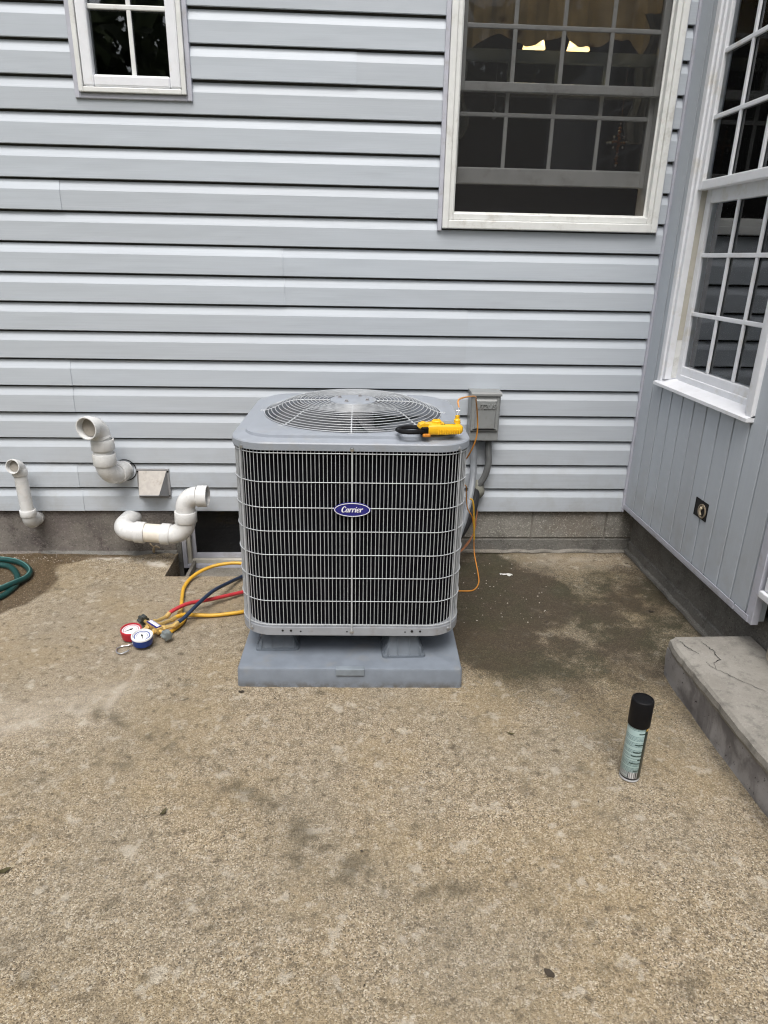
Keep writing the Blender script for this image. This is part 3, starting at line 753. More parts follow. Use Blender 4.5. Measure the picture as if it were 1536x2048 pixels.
for i in range(-4, 5):
    (c2 if abs(i) > 2 else b).lathe([(.001, -.006), (.006, -.003), (.008, 0), (.006, .003), (.001, .006)], (1.21+.0125*i, .125, 1.978+.003*math.sin(i*5)), seg=8)
for dx, dz in ((.022, .022), (-.022, .022), (.022, -.020), (-.022, -.020), (0, .075), (0, -.092)): c2.lathe([(.001, -.006), (.006, 0), (.001, .006)], (1.21+dx, .125, 1.978+dz), seg=8)
tag(b.build('beads', M_AMB, orn), kind='stuff'); tag(c2.build('clear_beads', M_CRY, orn), kind='stuff'); MB().tube([(1.21, .125, 2.04), (1.21, .122, 2.262)], .0008, 4).build('cord', M_AMB, orn)
b = MB(); b.tube(smooth_path([(.636, .122, 2.098), (.628, .122, 2.088), (.640, .122, 2.082), (.647, .122, 2.068), (.636, .122, 2.058), (.624, .122, 2.060)]), [.004]*40+[.003], 6)
b.tube([(.634, .122, 2.098), (.634, .122, 2.262)], .0007, 4)
tag(b.build('hook_ornament', M_CRY), 'little pale curled ornament hanging behind the upper left lower pane of the screened window', 'ornament')

# ================================================================== EQUIPMENT PAD AND AIR CONDITIONER
ROT = math.radians(-1.5)
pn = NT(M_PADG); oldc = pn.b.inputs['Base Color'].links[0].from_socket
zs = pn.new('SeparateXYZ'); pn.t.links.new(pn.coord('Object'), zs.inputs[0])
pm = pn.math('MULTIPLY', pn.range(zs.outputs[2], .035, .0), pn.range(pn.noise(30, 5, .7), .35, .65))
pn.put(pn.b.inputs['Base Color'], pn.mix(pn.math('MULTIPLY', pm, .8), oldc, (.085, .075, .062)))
pad = empty('equipment_pad', (.012, -.777, 0), ROT)
tag(pad, 'slate grey plastic equipment pad flat on the concrete under the air conditioner', 'pad')
b = MB()
def rsq(h, r, z, n=6, hx=None):
    hx = hx or h; pts = []
    for cx, cy, a0 in ((hx-r, h-r, 0), (-hx+r, h-r, PI/2), (-hx+r, -h+r, PI), (hx-r, -h+r, 1.5*PI)):
        for k in range(n+1): a = a0+PI/2*k/n; pts.append((cx+r*math.cos(a), cy+r*math.sin(a), z))
    return pts
b.loft([rsq(.411, .016, -.004), rsq(.4095, .016, .006), rsq(.4075, .014, .068), rsq(.4045, .012, .0745), rsq(.398, .010, .0766)], 0, True, True, True)
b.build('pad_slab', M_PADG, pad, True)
b = MB(); b.box((-.052, -.4135, .050), (.052, -.39, .0785), .003); b.build('grip_tab', mat('pale_grip_tab', (.19, .22, .25), .6, var=.15, bump=.3, bscale=120), pad, True)

ac = empty('air_conditioner', (.012, -.717, .0766), ROT)
tag(ac, 'grey outdoor air conditioner condenser with wire grille sides and round fan guard on top', 'air conditioner')
H = .4025
# four plastic risers
def leg_mb(cx, cy, rz, h=.1015):
    b = MB(); mx = Matrix.Translation((cx, cy, 0)) @ Matrix.Rotation(rz, 4, 'Z')
    def R(hx, hy, z, r=.012): return [mx @ Vector(p) for p in rsq(hy, r, z, 3, hx)]
    b.loft([R(.081, .072, 0), R(.080, .071, .008), R(.074, .064, .010), R(.064, .052, .034), R(.056, .044, .062), R(.052, .040, h)], 0, True, True, True)
    for sx in (-.060, -.022, .022, .060):
        for sy in (-1, 1):
            p = [(sy*.040, .010), (sy*.072, .009), (sy*.071, .014), (sy*.058, .040)] if abs(sx) > .05 else [(sy*.040, .010), (sy*.069, .009), (sy*.058, .030), (sy*.045, .075)]
            b.prism(p, sx-.0022, sx+.0022, 'X', 0, mx)
    for sy in (-.035, .035):
        for sx in (-1, 1): b.prism([(sx*.05, .010), (sx*.079, .009), (sx*.064, .042)], sy-.002, sy+.002, 'Y', 0, mx)
    return b
for cx, cy, rz in ((-.278, -.278, .03), (.196, -.322, .06), (-.27, .29, 0), (.25, .29, 0)):
    leg_mb(cx, cy, rz).build('leg', M_RISER, ac, True)
# base pan
b = MB(); b.loft([rsq(.398, .118, .0985, 10), rsq(H, .12, .100, 10), rsq(H, .12, .1315, 10), rsq(H-.004, .118, .1335, 10), rsq(H-.03, .10, .1335, 10)], 0, True, True, True)
b.build('base_pan', M_PAN, ac, True)
for x, q_ in ((-.245, .0045), (-.215, .005), (-.18, .0035), (.20, .0030), (.225, .0055), (.255, .0045), (-.012, .003)):
    b = MB(); b.lathe([(q_, -.001), (q_*.9, .0012)], (x, -H, .116+(.003 if q_ > .004 else 0)), (0, -1, 0), 10); b.build('drain_hole', M_VOID, ac, True)
# black coil behind the grille, with its fins
b = MB(); b.loft([rsq(H-.024, .105, .134, 10), rsq(H-.024, .105, .80, 10)], 0, True)
b.build('coil', M_COIL, ac, True)
# wire grille: uprights all round and eight hoops
def loop_at(h, r, n=400):
    P = [Vector(p).xy for p in rsq(h, r, 0, 10)]; P.append(P[0]); L = [0]
    for a, c in zip(P[:-1], P[1:]): L.append(L[-1]+(c-a).length)
    return P, L
def along(P, L, d):
    d %= L[-1]
    for i in range(len(L)-1):
        if L[i] <= d <= L[i+1]: return P[i].lerp(P[i+1], (d-L[i])/max(1e-9, L[i+1]-L[i]))
P, L = loop_at(H-.003, .118)
b = MB(); NW = 220
off = None
# start so that one upright falls on the centre of the front
best = min(range(2000), key=lambda i: (along(P, L, L[-1]*i/2000)-Vector((.0052, -H+.003))).length); d0 = L[-1]*best/2000
for i in range(NW):
    p = along(P, L, d0+L[-1]*i/NW)
    if p.y > .36 and False: continue
    jit = rng.uniform(-.0007, .0007)
    b.tube([(p.x, p.y, .137), (p.x+jit, p.y, .45), (p.x, p.y, .797)], .00128, 5, caps=False)
for z in (.1438, .2398, .3311, .4201, .5086, .5948, .6858, .7863):
    b.tube([(x, y, z) for x, y, _ in rsq(H-.0005, .1205, 0, 10)], .00165, 5, closed=True)
b.build('wire_grille', M_WIRE, ac, True)
b = MB(); b.box((.0052-.0028, -H-.003, .113), (.0052+.0028, -H-.0005, .812), .0008); b.build('grille_strap', M_WIRE, ac, True)
for sx in (-1, 1):
    a = math.radians(45); cx, cy = sx*(H-.12+.1215*math.sin(a)), -(H-.12+.1215*math.cos(a))
    b = MB(); b.box((-.0028, -.002, .113), (.0028, .0005, .812), .0008, 0, Matrix.Translation((cx, cy, 0)) @ Matrix.Rotation(sx*a, 4, 'Z')); b.build('grille_strap', M_WIRE, ac, True)
# sheet metal top with raised platform and round mouth
NT_ = 128
def rs_ang(h, r, z):
    """Rounded square sampled by angle, so it can be lofted into a circle."""
    out = []
    for k in range(NT_):
        a = 2*PI*k/NT_; c, s = math.cos(a), math.sin(a)
        t = h/max(abs(c), abs(s)); x, y = t*c, t*s
        if abs(x) > h-r and abs(y) > h-r:
            ox, oy = math.copysign(h-r, x), math.copysign(h-r, y); bq = c*ox+s*oy; t = bq+math.sqrt(max(0, bq*bq-(ox*ox+oy*oy-r*r))); x, y = t*c, t*s
        out.append((x, y, z))
    return out
def circ(r, z): return [(r*math.cos(2*PI*k/NT_), r*math.sin(2*PI*k/NT_), z) for k in range(NT_)]
b = MB()
b.loft([rs_ang(H-.002, .12, .797), rs_ang(H+.004, .125, .796), rs_ang(H+.0045, .125, .7965), rs_ang(H+.0045, .125, .8185), rs_ang(H+.002, .124, .8225), rs_ang(H-.003, .122, .8245),
        rs_ang(H-.033, .112, .8275), rs_ang(H-.036, .110, .8285), rs_ang(H-.0385, .1085, .8375), rs_ang(H-.046, .106, .8400), circ(.3375, .8412), circ(.334, .8402), circ(.331, .832), circ(.329, .70)], 0, True)
b.build('top_cover', M_GREY, ac, True, 28)
# screws
def screw(x, y, z, n, r=.0052):
    b = MB(); b.lathe([(r*1.5, 0), (r*1.45, .0012), (r*.95, .0016), (r*.9, .0045), (r*.6, .0052)], (x, y, z), n, 8)
    return b.build('screw', M_STEEL, ac, True)
q45 = math.radians(40); cq = H-.12+.1245*math.sin(q45); cq2 = H-.12+.1245*math.cos(q45)
screw(.0052, -H-.0045, .803, (0, -1, 0)); screw(.0052, -H-.0002, .1155, (0, -1, 0))
for sx in (-1, 1):
    screw(sx*cq, -cq2, .8035, (sx*math.sin(q45), -math.cos(q45), 0)); screw(sx*(cq-.003), -(cq2-.003), .1165, (sx*math.sin(q45), -math.cos(q45), 0))
# fan guard: concentric wires, spokes, hub plate
def dome(r): return .8415+.0445*(1-sstep(np.array([r]), .205, .352)[0]**1.15) if r > .2 else .886+.002*(1-r/.2)
b = MB()
for i in range(19):
    r = .084+(.334-.084)*i/20; r = .084+.25*(i/18)**.94
    b.tube([(r*math.cos(2*PI*k/72), r*math.sin(2*PI*k/72), dome(r)) for k in range(72)], .0015, 5, closed=True)
b.build('guard_rings', M_WIRE, ac, True)
for k in range(8):
    a = -PI/2+k*PI/4; b = MB()
    pts = [(r*math.cos(a), r*math.sin(a), dome(r)-.0035) for r in np.linspace(.06, .336, 14)]
    b.tube(pts, .0026, 6)
    e = Vector((math.cos(a), math.sin(a), 0)); t = Vector((-e.y, e.x, 0))
    b.tube([e*.336+Vector((0, 0, dome(.336)-.0035)), e*.340+Vector((0, 0, .8405)), e*.352+Vector((0, 0, .8395))], .0026, 6)
    b.tube([e*.352+t*.010+Vector((0, 0, .8400)), e*.346+Vector((0, 0, .8415)), e*.352-t*.010+Vector((0, 0, .8400))], .0024, 6)
    b.build('guard_spoke', M_WIRE, ac, True)
b = MB(); b.lathe([(.0, .882), (.086, .882), (.089, .8845), (.088, .8875), (.080, .8895), (.02, .8905)], (0, 0, 0), seg=40, cap0=False)
b.build('hub_plate', M_GREY, ac, True)
for k in range(4):
    a = PI/4+k*PI/2+.35; b = MB(); b.lathe([(.009, .8892), (.009, .8905), (.006, .891), (.006, .896), (.0035, .897)], (.058*math.cos(a), .058*math.sin(a), 0), seg=10); b.build('hub_bolt', M_ALU2, ac, True)
# fan and motor below the guard
b = MB(); b.lathe([(.075, .70), (.078, .71), (.078, .83), (.07, .845), (.02, .85)], (0, 0, 0), seg=28); b.build('fan_motor', M_FAN, ac, True)
for k in range(5):
    a0 = k*2*PI/5+.35; b = MB(); rows = []
    for j in range(8):
        r = .075+.235*j/7; r_ = []
        for i in range(7):
            t = i/6-.5; a = a0+t*(1.05-.12*j/7); r_.append((r*math.cos(a), r*math.sin(a), .795+t*(-.075)+.012*(1-4*t*t)))
        rows.append(r_)
    b.loft(rows, 0, False); b.loft([[(x, y, z-.002) for x, y, z in r] for r in rows], 0, False)
    b.build('fan_blade', M_FAN, ac, True)
b = MB(); b.lathe([(.0, .60), (.325, .60)], (0, 0, 0), seg=32, cap0=False, cap1=False); b.build('fan_deck', M_VOID, ac, True)
# oval maker's badge
bx, bz, by = .0062, .5925, -H-.004
def oval(rx, rz, y, n=40): return [(bx+rx*math.cos(2*PI*k/n), y, bz+rz*math.sin(2*PI*k/n)) for k in range(n)]
b = MB(); b.loft([oval(.062, .0258, by+.002), oval(.0628, .0266, by-.002), oval(.0618, .0256, by-.0035)], 0, True, True, True)
badge = b.build('badge', M_NAVY, ac, True); tag(badge, 'oval blue maker badge on the front grille')
b = MB(); b.loft([oval(.0605, .0243, by-.0032), oval(.0605, .0243, by-.0044), oval(.0582, .0222, by-.0044), oval(.0582, .0222, by-.0032)], 0, True); b.build('badge_rim', M_BWHITE, badge, False) if False else b.build('badge_rim', M_BWHITE, badge, True)
T = Matrix.Translation((bx-.001, by-.0036, bz-.0005)) @ Matrix.Rotation(PI/2, 4, 'X')

def glyph_word(parent):
    """Slanted bold lettering with swelling strokes, drawn as small ribbons: C a r r i e r."""
    G = {'C': (.62, [[(.60, .72, .10), (.50, .90, .05), (.32, .96, .08), (.13, .78, .15), (.06, .45, .18), (.14, .14, .15), (.32, .03, .09), (.52, .10, .06), (.62, .24, .04)]]),
         'a': (.52, [[(.42, .52, .06), (.28, .62, .06), (.12, .46, .12), (.07, .22, .13), (.15, .05, .08), (.28, .10, .05), (.42, .40, .06)], [(.45, .62, .13), (.40, .30, .14), (.40, .08, .12), (.52, .06, .04)]]),
         'r': (.43, [[(.02, .56, .05), (.13, .58, .13), (.12, .30, .15), (.12, .02, .14)], [(.14, .36, .05), (.26, .56, .07), (.38, .60, .12), (.43, .52, .10)]]),
         'i': (.27, [[(.01, .56, .05), (.13, .58, .13), (.11, .30, .15), (.12, .07, .13), (.24, .08, .04)], [(.155, .78, .13), (.17, .88, .13)]]),
         'e': (.46, [[(.10, .30, .05), (.30, .36, .06), (.40, .50, .10), (.28, .63, .06), (.12, .50, .12), (.06, .24, .14), (.16, .05, .10), (.30, .04, .06), (.43, .20, .04)]])}
    sc = .0212; x = 0; mb = MB(); tot = sum(G[c][0]+.025 for c in 'Carrier')
    for c in 'Carrier':
        wd, strokes = G[c]
        for st in strokes:
            pts = smooth_path([(p[0]+x-tot/2, p[1]-.42, p[2]) for p in st], 4)
            ring2 = []
            for i, p in enumerate(pts):
                a = pts[max(0, i-1)]; d = pts[min(len(pts)-1, i+1)]; t = Vector((d.x-a.x, d.y-a.y)); t = t.normalized() if t.length else Vector((1, 0)); nrm = Vector((-t.y, t.x))
                hw = max(.035, p.z*.62)
                L_ = (p.x+nrm.x*hw, p.y+nrm.y*hw); R_ = (p.x-nrm.x*hw, p.y-nrm.y*hw)
                def W(q, dz): return (bx+(q[0]+q[1]*.22)*sc, by-.0036-dz, bz+q[1]*sc)
                ring2.append([W(L_, 0), W(L_, .0010), W(R_, .0010), W(R_, 0)])
            mb.loft(ring2, 0, True, True, True, False)
        x += wd+.025
    return mb.build('lettering', M_BWHITE, parent, True)
glyph_word(badge)

# ================================================================== CLAMP METER lying on the top cover
TOPZ = .0766+.8412
cm = empty('clamp_meter', (.285, -1.075, TOPZ+.003), math.radians(7))
tag(cm, 'yellow and black clamp meter lying on the front right of the air conditioner top', 'clamp meter')
b = MB()
sec = []
for x, hw, z0, z1 in ((-.036, .024, .004, .034), (-.030, .031, .002, .038), (.0, .032, .002, .040), (.045, .031, .002, .038), (.070, .030, .002, .036), (.083, .026, .004, .033), (.089, .018, .008, .028)):
    r = []
    for k in range(20):
        a = 2*PI*k/20; cy = math.copysign(abs(math.cos(a))**.45, math.cos(a)); cz = math.copysign(abs(math.sin(a))**.45, math.sin(a)); r.append((x, hw*cy, (z0+z1)/2+(z1-z0)/2*cz))
    sec.append(r)
b.loft(sec, 0, True, True, True)
b.build('meter_body', M_YEL, cm, True)
b = MB()
for x in np.arange(.0, .075, .008): b.box((x, -.0335, .006), (x+.0035, -.030, .022), .001)
b.build('grip_ribs', M_YEL, cm, True)
b = MB(); b.box((-.056, -.030, .003), (-.028, .030, .031), .004); b.build('jaw_collar', M_BLACK, cm, True)
for sy in (-1, 1):
    pts = [(-.050, sy*.026, .017), (-.072, sy*.034, .017), (-.096, sy*.033, .017), (-.118, sy*.022, .017), (-.130, sy*.0015, .017)]
    b = MB(); b.tube(smooth_path(pts, 6), [.0088]*22+[.0075]*3, 10, flat=.85); b.build('jaw', M_BLACK, cm, True)
b = MB(); b.prism([(-.062, .027), (-.058, .038), (-.044, .043), (-.030, .040), (-.020, .036), (-.020, .030), (-.052, .026)], -.024, .012, 'Y'); b.build('hand_guard', M_YEL, cm, True)
b = MB(); b.box((-.052, -.040, .000), (-.026, -.028, .010), .003); b.build('trigger', mat('orange_trigger', (.55, .20, .02), .45), cm, True)
b = MB(); b.lathe([(.017, .0), (.0165, .006), (.014, .0085), (.003, .009)], (.002, .002, .0385), seg=18); b.box((-.010, -.001, .046), (.014, .005, .051), .001); b.build('dial', M_YEL, cm, True)
b = MB(); b.box((.026, -.020, .0375), (.062, .020, .0398), .001); b.build('display', M_GREYLCD, cm, True)
b = MB()
for x in (.012, .018, .024): b.box((x-.0018, -.024, .0375), (x+.0018, -.020, .0405), .0005)
b.build('buttons', M_BLACK, cm, True)
b = MB(); b.lathe([(.012, .030), (.011, .046), (.0075, .050), (.007, .060), (.004, .062)], (.074, .006, 0), seg=14); b.build('lead_jack', M_YEL, cm, True)
jack = wmat(cm) @ Vector((.074, .006, .062))
b = MB(); b.tube([jack, jack+Vector((.002, .004, .010)), jack+Vector((.005, .008, .024))], [.0042, .0042, .0030], 8); b.tube([jack+Vector((-.003, .004, .014)), jack+Vector((.008, .004, .015))], .0022, 6); pl = b.build('lead_plug', M_STEEL, cm)
# orange lead: up from the jack, over and down the side of the unit to the ground
lead = empty('test_lead', (.47, -.62, .002)); tag(lead, 'thin orange test lead looping from the meter down behind the unit', 'wire')
p0 = jack+Vector((.005, .008, .022))
pts = [p0, p0+Vector((.006, .04, .022)), (.455, -.82, 1.000), (.482, -.72, .962), (.502, -.66, .890), (.508, -.65, .83), (.502, -.645, .78), (.485, -.62, .72), (.470, -.56, .66), (.478, -.47, .58), (.510, -.38, .52), (.540, -.31, .48), (.548, -.28, .43), (.562, -.26, .355), (.590, -.24, .305), (.604, -.23, .24), (.612, -.22, .17), (.618, -.23, .10), (.628, -.30, .030), (.622, -.36, .006), (.585, -.43, .005), (.53, -.44, .005), (.44, -.43, .005)]
MB().tube(smooth_path(pts, 7), .0029, 6).build('lead_wire', M_ORANGE, lead)
pts = [(.572, -.25, .40), (.585, -.25, .392), (.592, -.25, .365), (.598, -.245, .31), (.604, -.24, .25), (.610, -.235, .18)]
MB().tube(smooth_path(pts, 7), .0042, 6).build('lead_wire', M_YHOSE, lead)

# ================================================================== DISCONNECT BOX, CONDUITS, LINE SET on the wall
db = empty('disconnect_box', (.644, 0, .64)); tag(db, 'grey metal electrical disconnect box fixed to the siding right of the unit', 'electrical box')
b = MB(); b.box((.578, -.078, .640), (.722, -.001, .876), .003); b.build('enclosure', M_BOX, db)
b = MB(); b.prism([(-.001, .866), (-.001, .882), (-.090, .879), (-.094, .872), (-.094, .862), (-.090, .862), (-.089, .868)], .576, .724, 'X'); b.build('rain_hood', M_BOX, db)
b = MB(); b.box((.583, -.088, .690), (.716, -.0785, .860), .004); 
dr = b.build('door', M_BOX, db)
b = MB(); b.loft([[(.597, -.0882, .846), (.703, -.0882, .846), (.700, -.0882, .700), (.598, -.0882, .700)], [(.603, -.095, .838), (.698, -.095, .838), (.695, -.0945, .706), (.603, -.0945, .706)]], 0, True, False, True, False); b.build('door_panel', M_BOX, dr)
b = MB(); b.box((.592, -.0905, .6975), (.707, -.0885, .7005)); b.build('door_gap', M_VOID, dr)
text_mesh('IT2US', .034, .0032, 'embossed_lettering', M_BOX, dr, Matrix.Translation((.652, -.0958, .812)) @ Matrix.Rotation(PI/2, 4, 'X'), .32, .0006, .98)
b = MB(); b.lathe([(.011, 0), (.010, -.004), (.006, -.005)], (.660, -.060, .640), seg=12); b.build('lock_tab', M_STEEL, db)
for i, (x, m_) in enumerate(((.614, M_COND), (.686, M_COND2))):
    b = MB(); b.lathe([(.019, 0), (.019, -.012), (.0155, -.014), (.0155, -.024)], (x, -.036, .640), seg=14); b.build('conduit_fitting', m_, db)
def ribbed(pts, r, n, amp): 
    P_ = smooth_path(pts, n); return P_, [r+amp*(i % 2) for i in range(len(P_))]
c1 = empty('conduit', (.614, -.036, .30)); tag(c1, 'pale grey flexible conduit from the left of the disconnect box down to the unit', 'conduit', 'conduits below the disconnect box')
P_, R_ = ribbed([(.614, -.036, .620), (.616, -.038, .56), (.618, -.045, .50), (.612, -.075, .43), (.590, -.14, .355), (.548, -.24, .27), (.49, -.34, .19), (.42, -.40, .15)], .0165, 10, .0004)
MB().tube(P_, R_, 10).build('conduit_hose', M_COND, c1)
c2 = empty('conduit', (.686, -.036, .38)); tag(c2, 'dark grey conduit curving from the right of the disconnect box into the wall putty', 'conduit', 'conduits below the disconnect box')
P_, R_ = ribbed([(.686, -.036, .620), (.690, -.038, .57), (.694, -.040, .53), (.690, -.042, .49), (.678, -.042, .445), (.655, -.042, .405), (.638, -.036, .385), (.622, -.01, .36)], .0165, 10, .0004)
MB().tube(P_, R_, 10).build('conduit_hose', M_COND2, c2)
rg = random.Random(4)
b = MB(); rows = []
for i in range(9):
    t = PI*i/8; rows.append([(.645+.040*math.sin(t)*math.cos(2*PI*k/14)*(1+rg.uniform(-.1, .1)), -.030+.034*math.sin(t)*math.sin(2*PI*k/14), .372+.052*math.cos(t)+.006*rg.uniform(-1, 1)*math.sin(t)) for k in range(14)])
b.loft(rows, 0, True)
tag(b.build('putty_seal', M_PUTTY), 'lump of grey putty sealing the pipe hole in the siding', 'putty')
ls = empty('refrigerant_line', (.60, -.06, .2)); tag(ls, 'black foam insulated refrigerant line from the wall to the unit', 'pipe')
MB().tube(smooth_path([(.632, -.02, .375), (.625, -.07, .35), (.605, -.13, .305), (.57, -.20, .265), (.51, -.28, .215), (.42, -.36, .18)], 8), .029, 14).build('insulation', M_INSUL, ls)
tw = empty('control_wire', (.62, -.03, .1)); tag(tw, 'thin copper brown wires hanging from the putty into the unit', 'wire')
for k, (dx, dy) in enumerate(((0, 0), (.012, -.006))):
    MB().tube(smooth_path([(.630+dx, -.05, .345), (.632+dx, -.062+dy, .31), (.648-dx*2, -.066, .27), (.640, -.09+dy, .215), (.626, -.12, .165), (.590, -.17, .125+dx), (.53, -.22, .095), (.44, -.27, .085)], 8), .0030, 6).build('wire', M_COPPER, tw)

# ================================================================== PVC PIPES through the wall
def pvc(name, label, path, radii_f, wall_t, fits, rz=0):
    """path: corner points; each corner gets an elbow; fits: sleeves."""
    t = empty(name, path[0]); tag(t, label, 'pipe', 'white plastic pipes through the wall'); return t
def sleeve(b, a, c, r0, r1, lip=.003):
    a, c = Vector(a), Vector(c); ax = (c-a); L_ = ax.length
    b.lathe([(r0, 0), (r1-.001, 0), (r1, .0015), (r1, L_-.0015), (r1-.001, L_), (r0, L_)], a, ax, 28, cap0=False, cap1=False); return b
def arc(a, corner, c, rad, n=12):
    return fillet([a, corner, c], [0, rad, 0], n)[1:-1]
def open_end(b, p, d, ri, ro, depth):
    """Hollow mouth: rim and bore."""
    b.lathe([(ro, -depth), (ro, -.002), (ro-.0012, 0), (ri+.0012, 0), (ri, -.0015), (ri*.985, -depth)], p, d, 28, cap0=False, cap1=False)
    return b
V3 = Vector
# 1: tall pipe in the middle
t1 = pvc('vent_pipe', 'tall white pipe elbow rising from the siding with its mouth turned to the left', [(-1.095, 0, .462)], None, None, None)
s0, c0 = V3((-1.120, .01, .458)), V3((-1.163, -.122, .455)); up = V3((0, 0, 1)); d_out = V3((-.28, -.96, .0)).normalized()
A = arc(s0, c0, c0+V3((-.004, 0, .14)), .070, 14)
b = MB(); b.tube([s0]+A, .0465, 28, caps=False); sleeve(b, s0+(c0-s0)*.16, s0+(c0-s0)*.50, .0465, .0525); b.build('elbow', M_PVC, t1)
rtop = c0+V3((-.006, 0, .205))
b = MB(); b.tube([A[-1], rtop], .0452, 28, caps=False); b.build('riser', M_PVC, t1)
b = MB(); sleeve(b, A[-1]-up*.004, A[-1]+up*.052, .0452, .0535); b.build('coupling', M_PVC, t1)
c1_ = c0+V3((-.012, 0, .262))
B_ = arc(rtop-up*.03, c1_, c1_+d_out*.2, .058, 14)
b = MB(); sleeve(b, A[-1]+up*.070, A[-1]+up*.120, .0452, .0530); b.tube([A[-1]+up*.118]+B_, .0470, 28, caps=False)
mouth = B_[-1]+d_out*.030
b.tube([B_[-1], B_[-1]+d_out*.004], [.0470, .0535], 28, caps=False); b.tube([B_[-1]+d_out*.004, mouth], .0535, 28, caps=False)
b.build('elbow', M_PVC, t1)
b = MB(); b.lathe([(.0535, 0), (.0525, .0015), (.0485, .0015), (.0475, 0), (.0472, -.032), (.0425, -.034)], mouth, d_out, 28, cap0=False, cap1=False); b.build('mouth_rim', M_PVC, t1)
b = MB(); b.tube([mouth-d_out*.034]+[p for p in reversed(B_)]+[rtop-up*.1], .0425, 28, caps=False); b.lathe([(.0, 0), (.0425, 0)], rtop-up*.1, up, 28, cap0=False, cap1=False); b.build('bore', M_PVC_IN, t1)
b = MB(); b.tube([s0+V3((0.004, -.012, 0))+.054*V3((math.cos(a), 0, math.sin(a))) for a in np.linspace(0, 2*PI, 24)[:-1]], .0022, 6, closed=True); b.build('seal_ring', M_BLACK, t1)
# 2: thin pipe at the far left
t2 = pvc('vent_pipe', 'thin white pipe at the far left with a small open elbow on top', [(-1.575, 0, .215)], None, None, None)
s0, c0 = V3((-1.592, .03, .202)), V3((-1.582, -.085, .198))
A = arc(s0, c0, c0+V3((-.002, 0, .2)), .048, 12)
b = MB(); b.tube([s0]+A, .0325, 24, caps=False); sleeve(b, A[-1]-up*.002, A[-1]+up*.030, .030, .0372); b.tube([s0+(c0-s0)*.12, s0+(c0-s0)*.32], .0365, 24, caps=True); b.build('elbow', M_PVC, t2)
rtop = c0+V3((-.006, 0, .278))
b = MB(); b.tube([A[-1], rtop], .0300, 24, caps=False); b.build('riser', M_PVC, t2)
d2_ = V3((-.14, -.97, .16)).normalized(); c1_ = c0+V3((-.007, 0, .306))
B_ = arc(rtop, c1_, c1_+d2_*.15, .034, 10)
b = MB(); sleeve(b, rtop-up*.020, rtop+up*.012, .030, .0350); b.tube([rtop]+B_, .0318, 24, caps=False)
mouth = B_[-1]+d2_*.018
b.tube([B_[-1], B_[-1]+d2_*.003], [.0318, .0352], 24, caps=False); b.tube([B_[-1]+d2_*.003, mouth], .0352, 24, caps=False); b.build('elbow', M_PVC, t2)
b = MB(); b.lathe([(.0352, 0), (.0345, .0012), (.0312, .0012), (.0305, 0), (.0302, -.020), (.0265, -.021)], mouth, d2_, 24, cap0=False, cap1=False); b.build('mouth_rim', M_PVC, t2)
b = MB(); b.tube([mouth-d2_*.021]+[p for p in reversed(B_)]+[rtop-up*.1], .0265, 24, caps=False); b.lathe([(.0, 0), (.0265, 0)], rtop-up*.1, up, 24, cap0=False, cap1=False); b.build('bore', M_PVC_IN, t2)
# 3: low pipe that runs right and turns up past the cellar window
t3 = pvc('vent_pipe', 'low white pipe running right from the foundation and bending up across the cellar window', [(-1.12, 0, .20)], None, None, None)
s0, c0, c1_, c2_ = V3((-1.113, .04, .200)), V3((-1.143, -.122, .182)), V3((-.812, -.128, .158)), V3((-.802, -.128, .366))
rx = (c1_-c0).normalized(); ru = (c2_-c1_).normalized()
A = arc(s0, c0, c1_, .062, 14)
b = MB(); b.tube([s0]+A+[A[-1]+rx*.012], .0475, 28, caps=False); sleeve(b, A[-1]+rx*.010, A[-1]+rx*.058, .0465, .0532); b.build('elbow', M_PVC, t3)
pA = A[-1]+rx*.058; pB = c1_-rx*.118
b = MB(); b.tube([pA-rx*.01, pB+rx*.01], .0462, 28, caps=False); b.build('run', mat('cream_pvc', (.72, .68, .60), .35, var=.05), t3)
B_ = arc(pB, c1_, c2_, .078, 14)
b = MB(); sleeve(b, pB-rx*.004, pB+rx*.040, .0462, .0535); b.tube([pB+rx*.038]+B_, .0480, 28, caps=False); b.build('elbow', M_PVC, t3)
b = MB(); sleeve(b, B_[-1]-ru*.004, B_[-1]+ru*.050, .0462, .0540); b.build('coupling', M_PVC, t3)
de = V3((1, -.03, .012)).normalized(); C_ = arc(B_[-1]+ru*.05, c2_, c2_+de*.3, .062, 14)
b = MB(); b.tube([B_[-1]+ru*.05]+C_, .0470, 28, caps=False); mouth = C_[-1]+de*.050
b.tube([C_[-1], C_[-1]+de*.004], [.0470, .0525], 28, caps=False); b.tube([C_[-1]+de*.004, mouth], .0525, 28, caps=False); b.build('elbow', M_PVC, t3)
b = MB(); b.lathe([(.0525, 0), (.0515, .0015), (.0478, .0015), (.047, 0), (.0468, -.045), (.042, -.046)], mouth, de, 28, cap0=False, cap1=False); b.build('mouth_rim', M_PVC, t3)
b = MB(); b.lathe([(.042, 0), (.040, -.022), (0, -.022)], mouth-de*.046, de, 28, cap0=False, cap1=False); b.build('bore', M_PVC_IN, t3)

# ================================================================== DRYER VENT HOOD
vh = empty('vent_hood', (-.985, 0, .39)); tag(vh, 'small weathered metal dryer vent hood on the lowest siding boards', 'vent')
b = MB(); ring(b, -1.062, -.902, .310, .464, .014, -.006, .012, .002); b.build('flange', M_ALU2, vh)
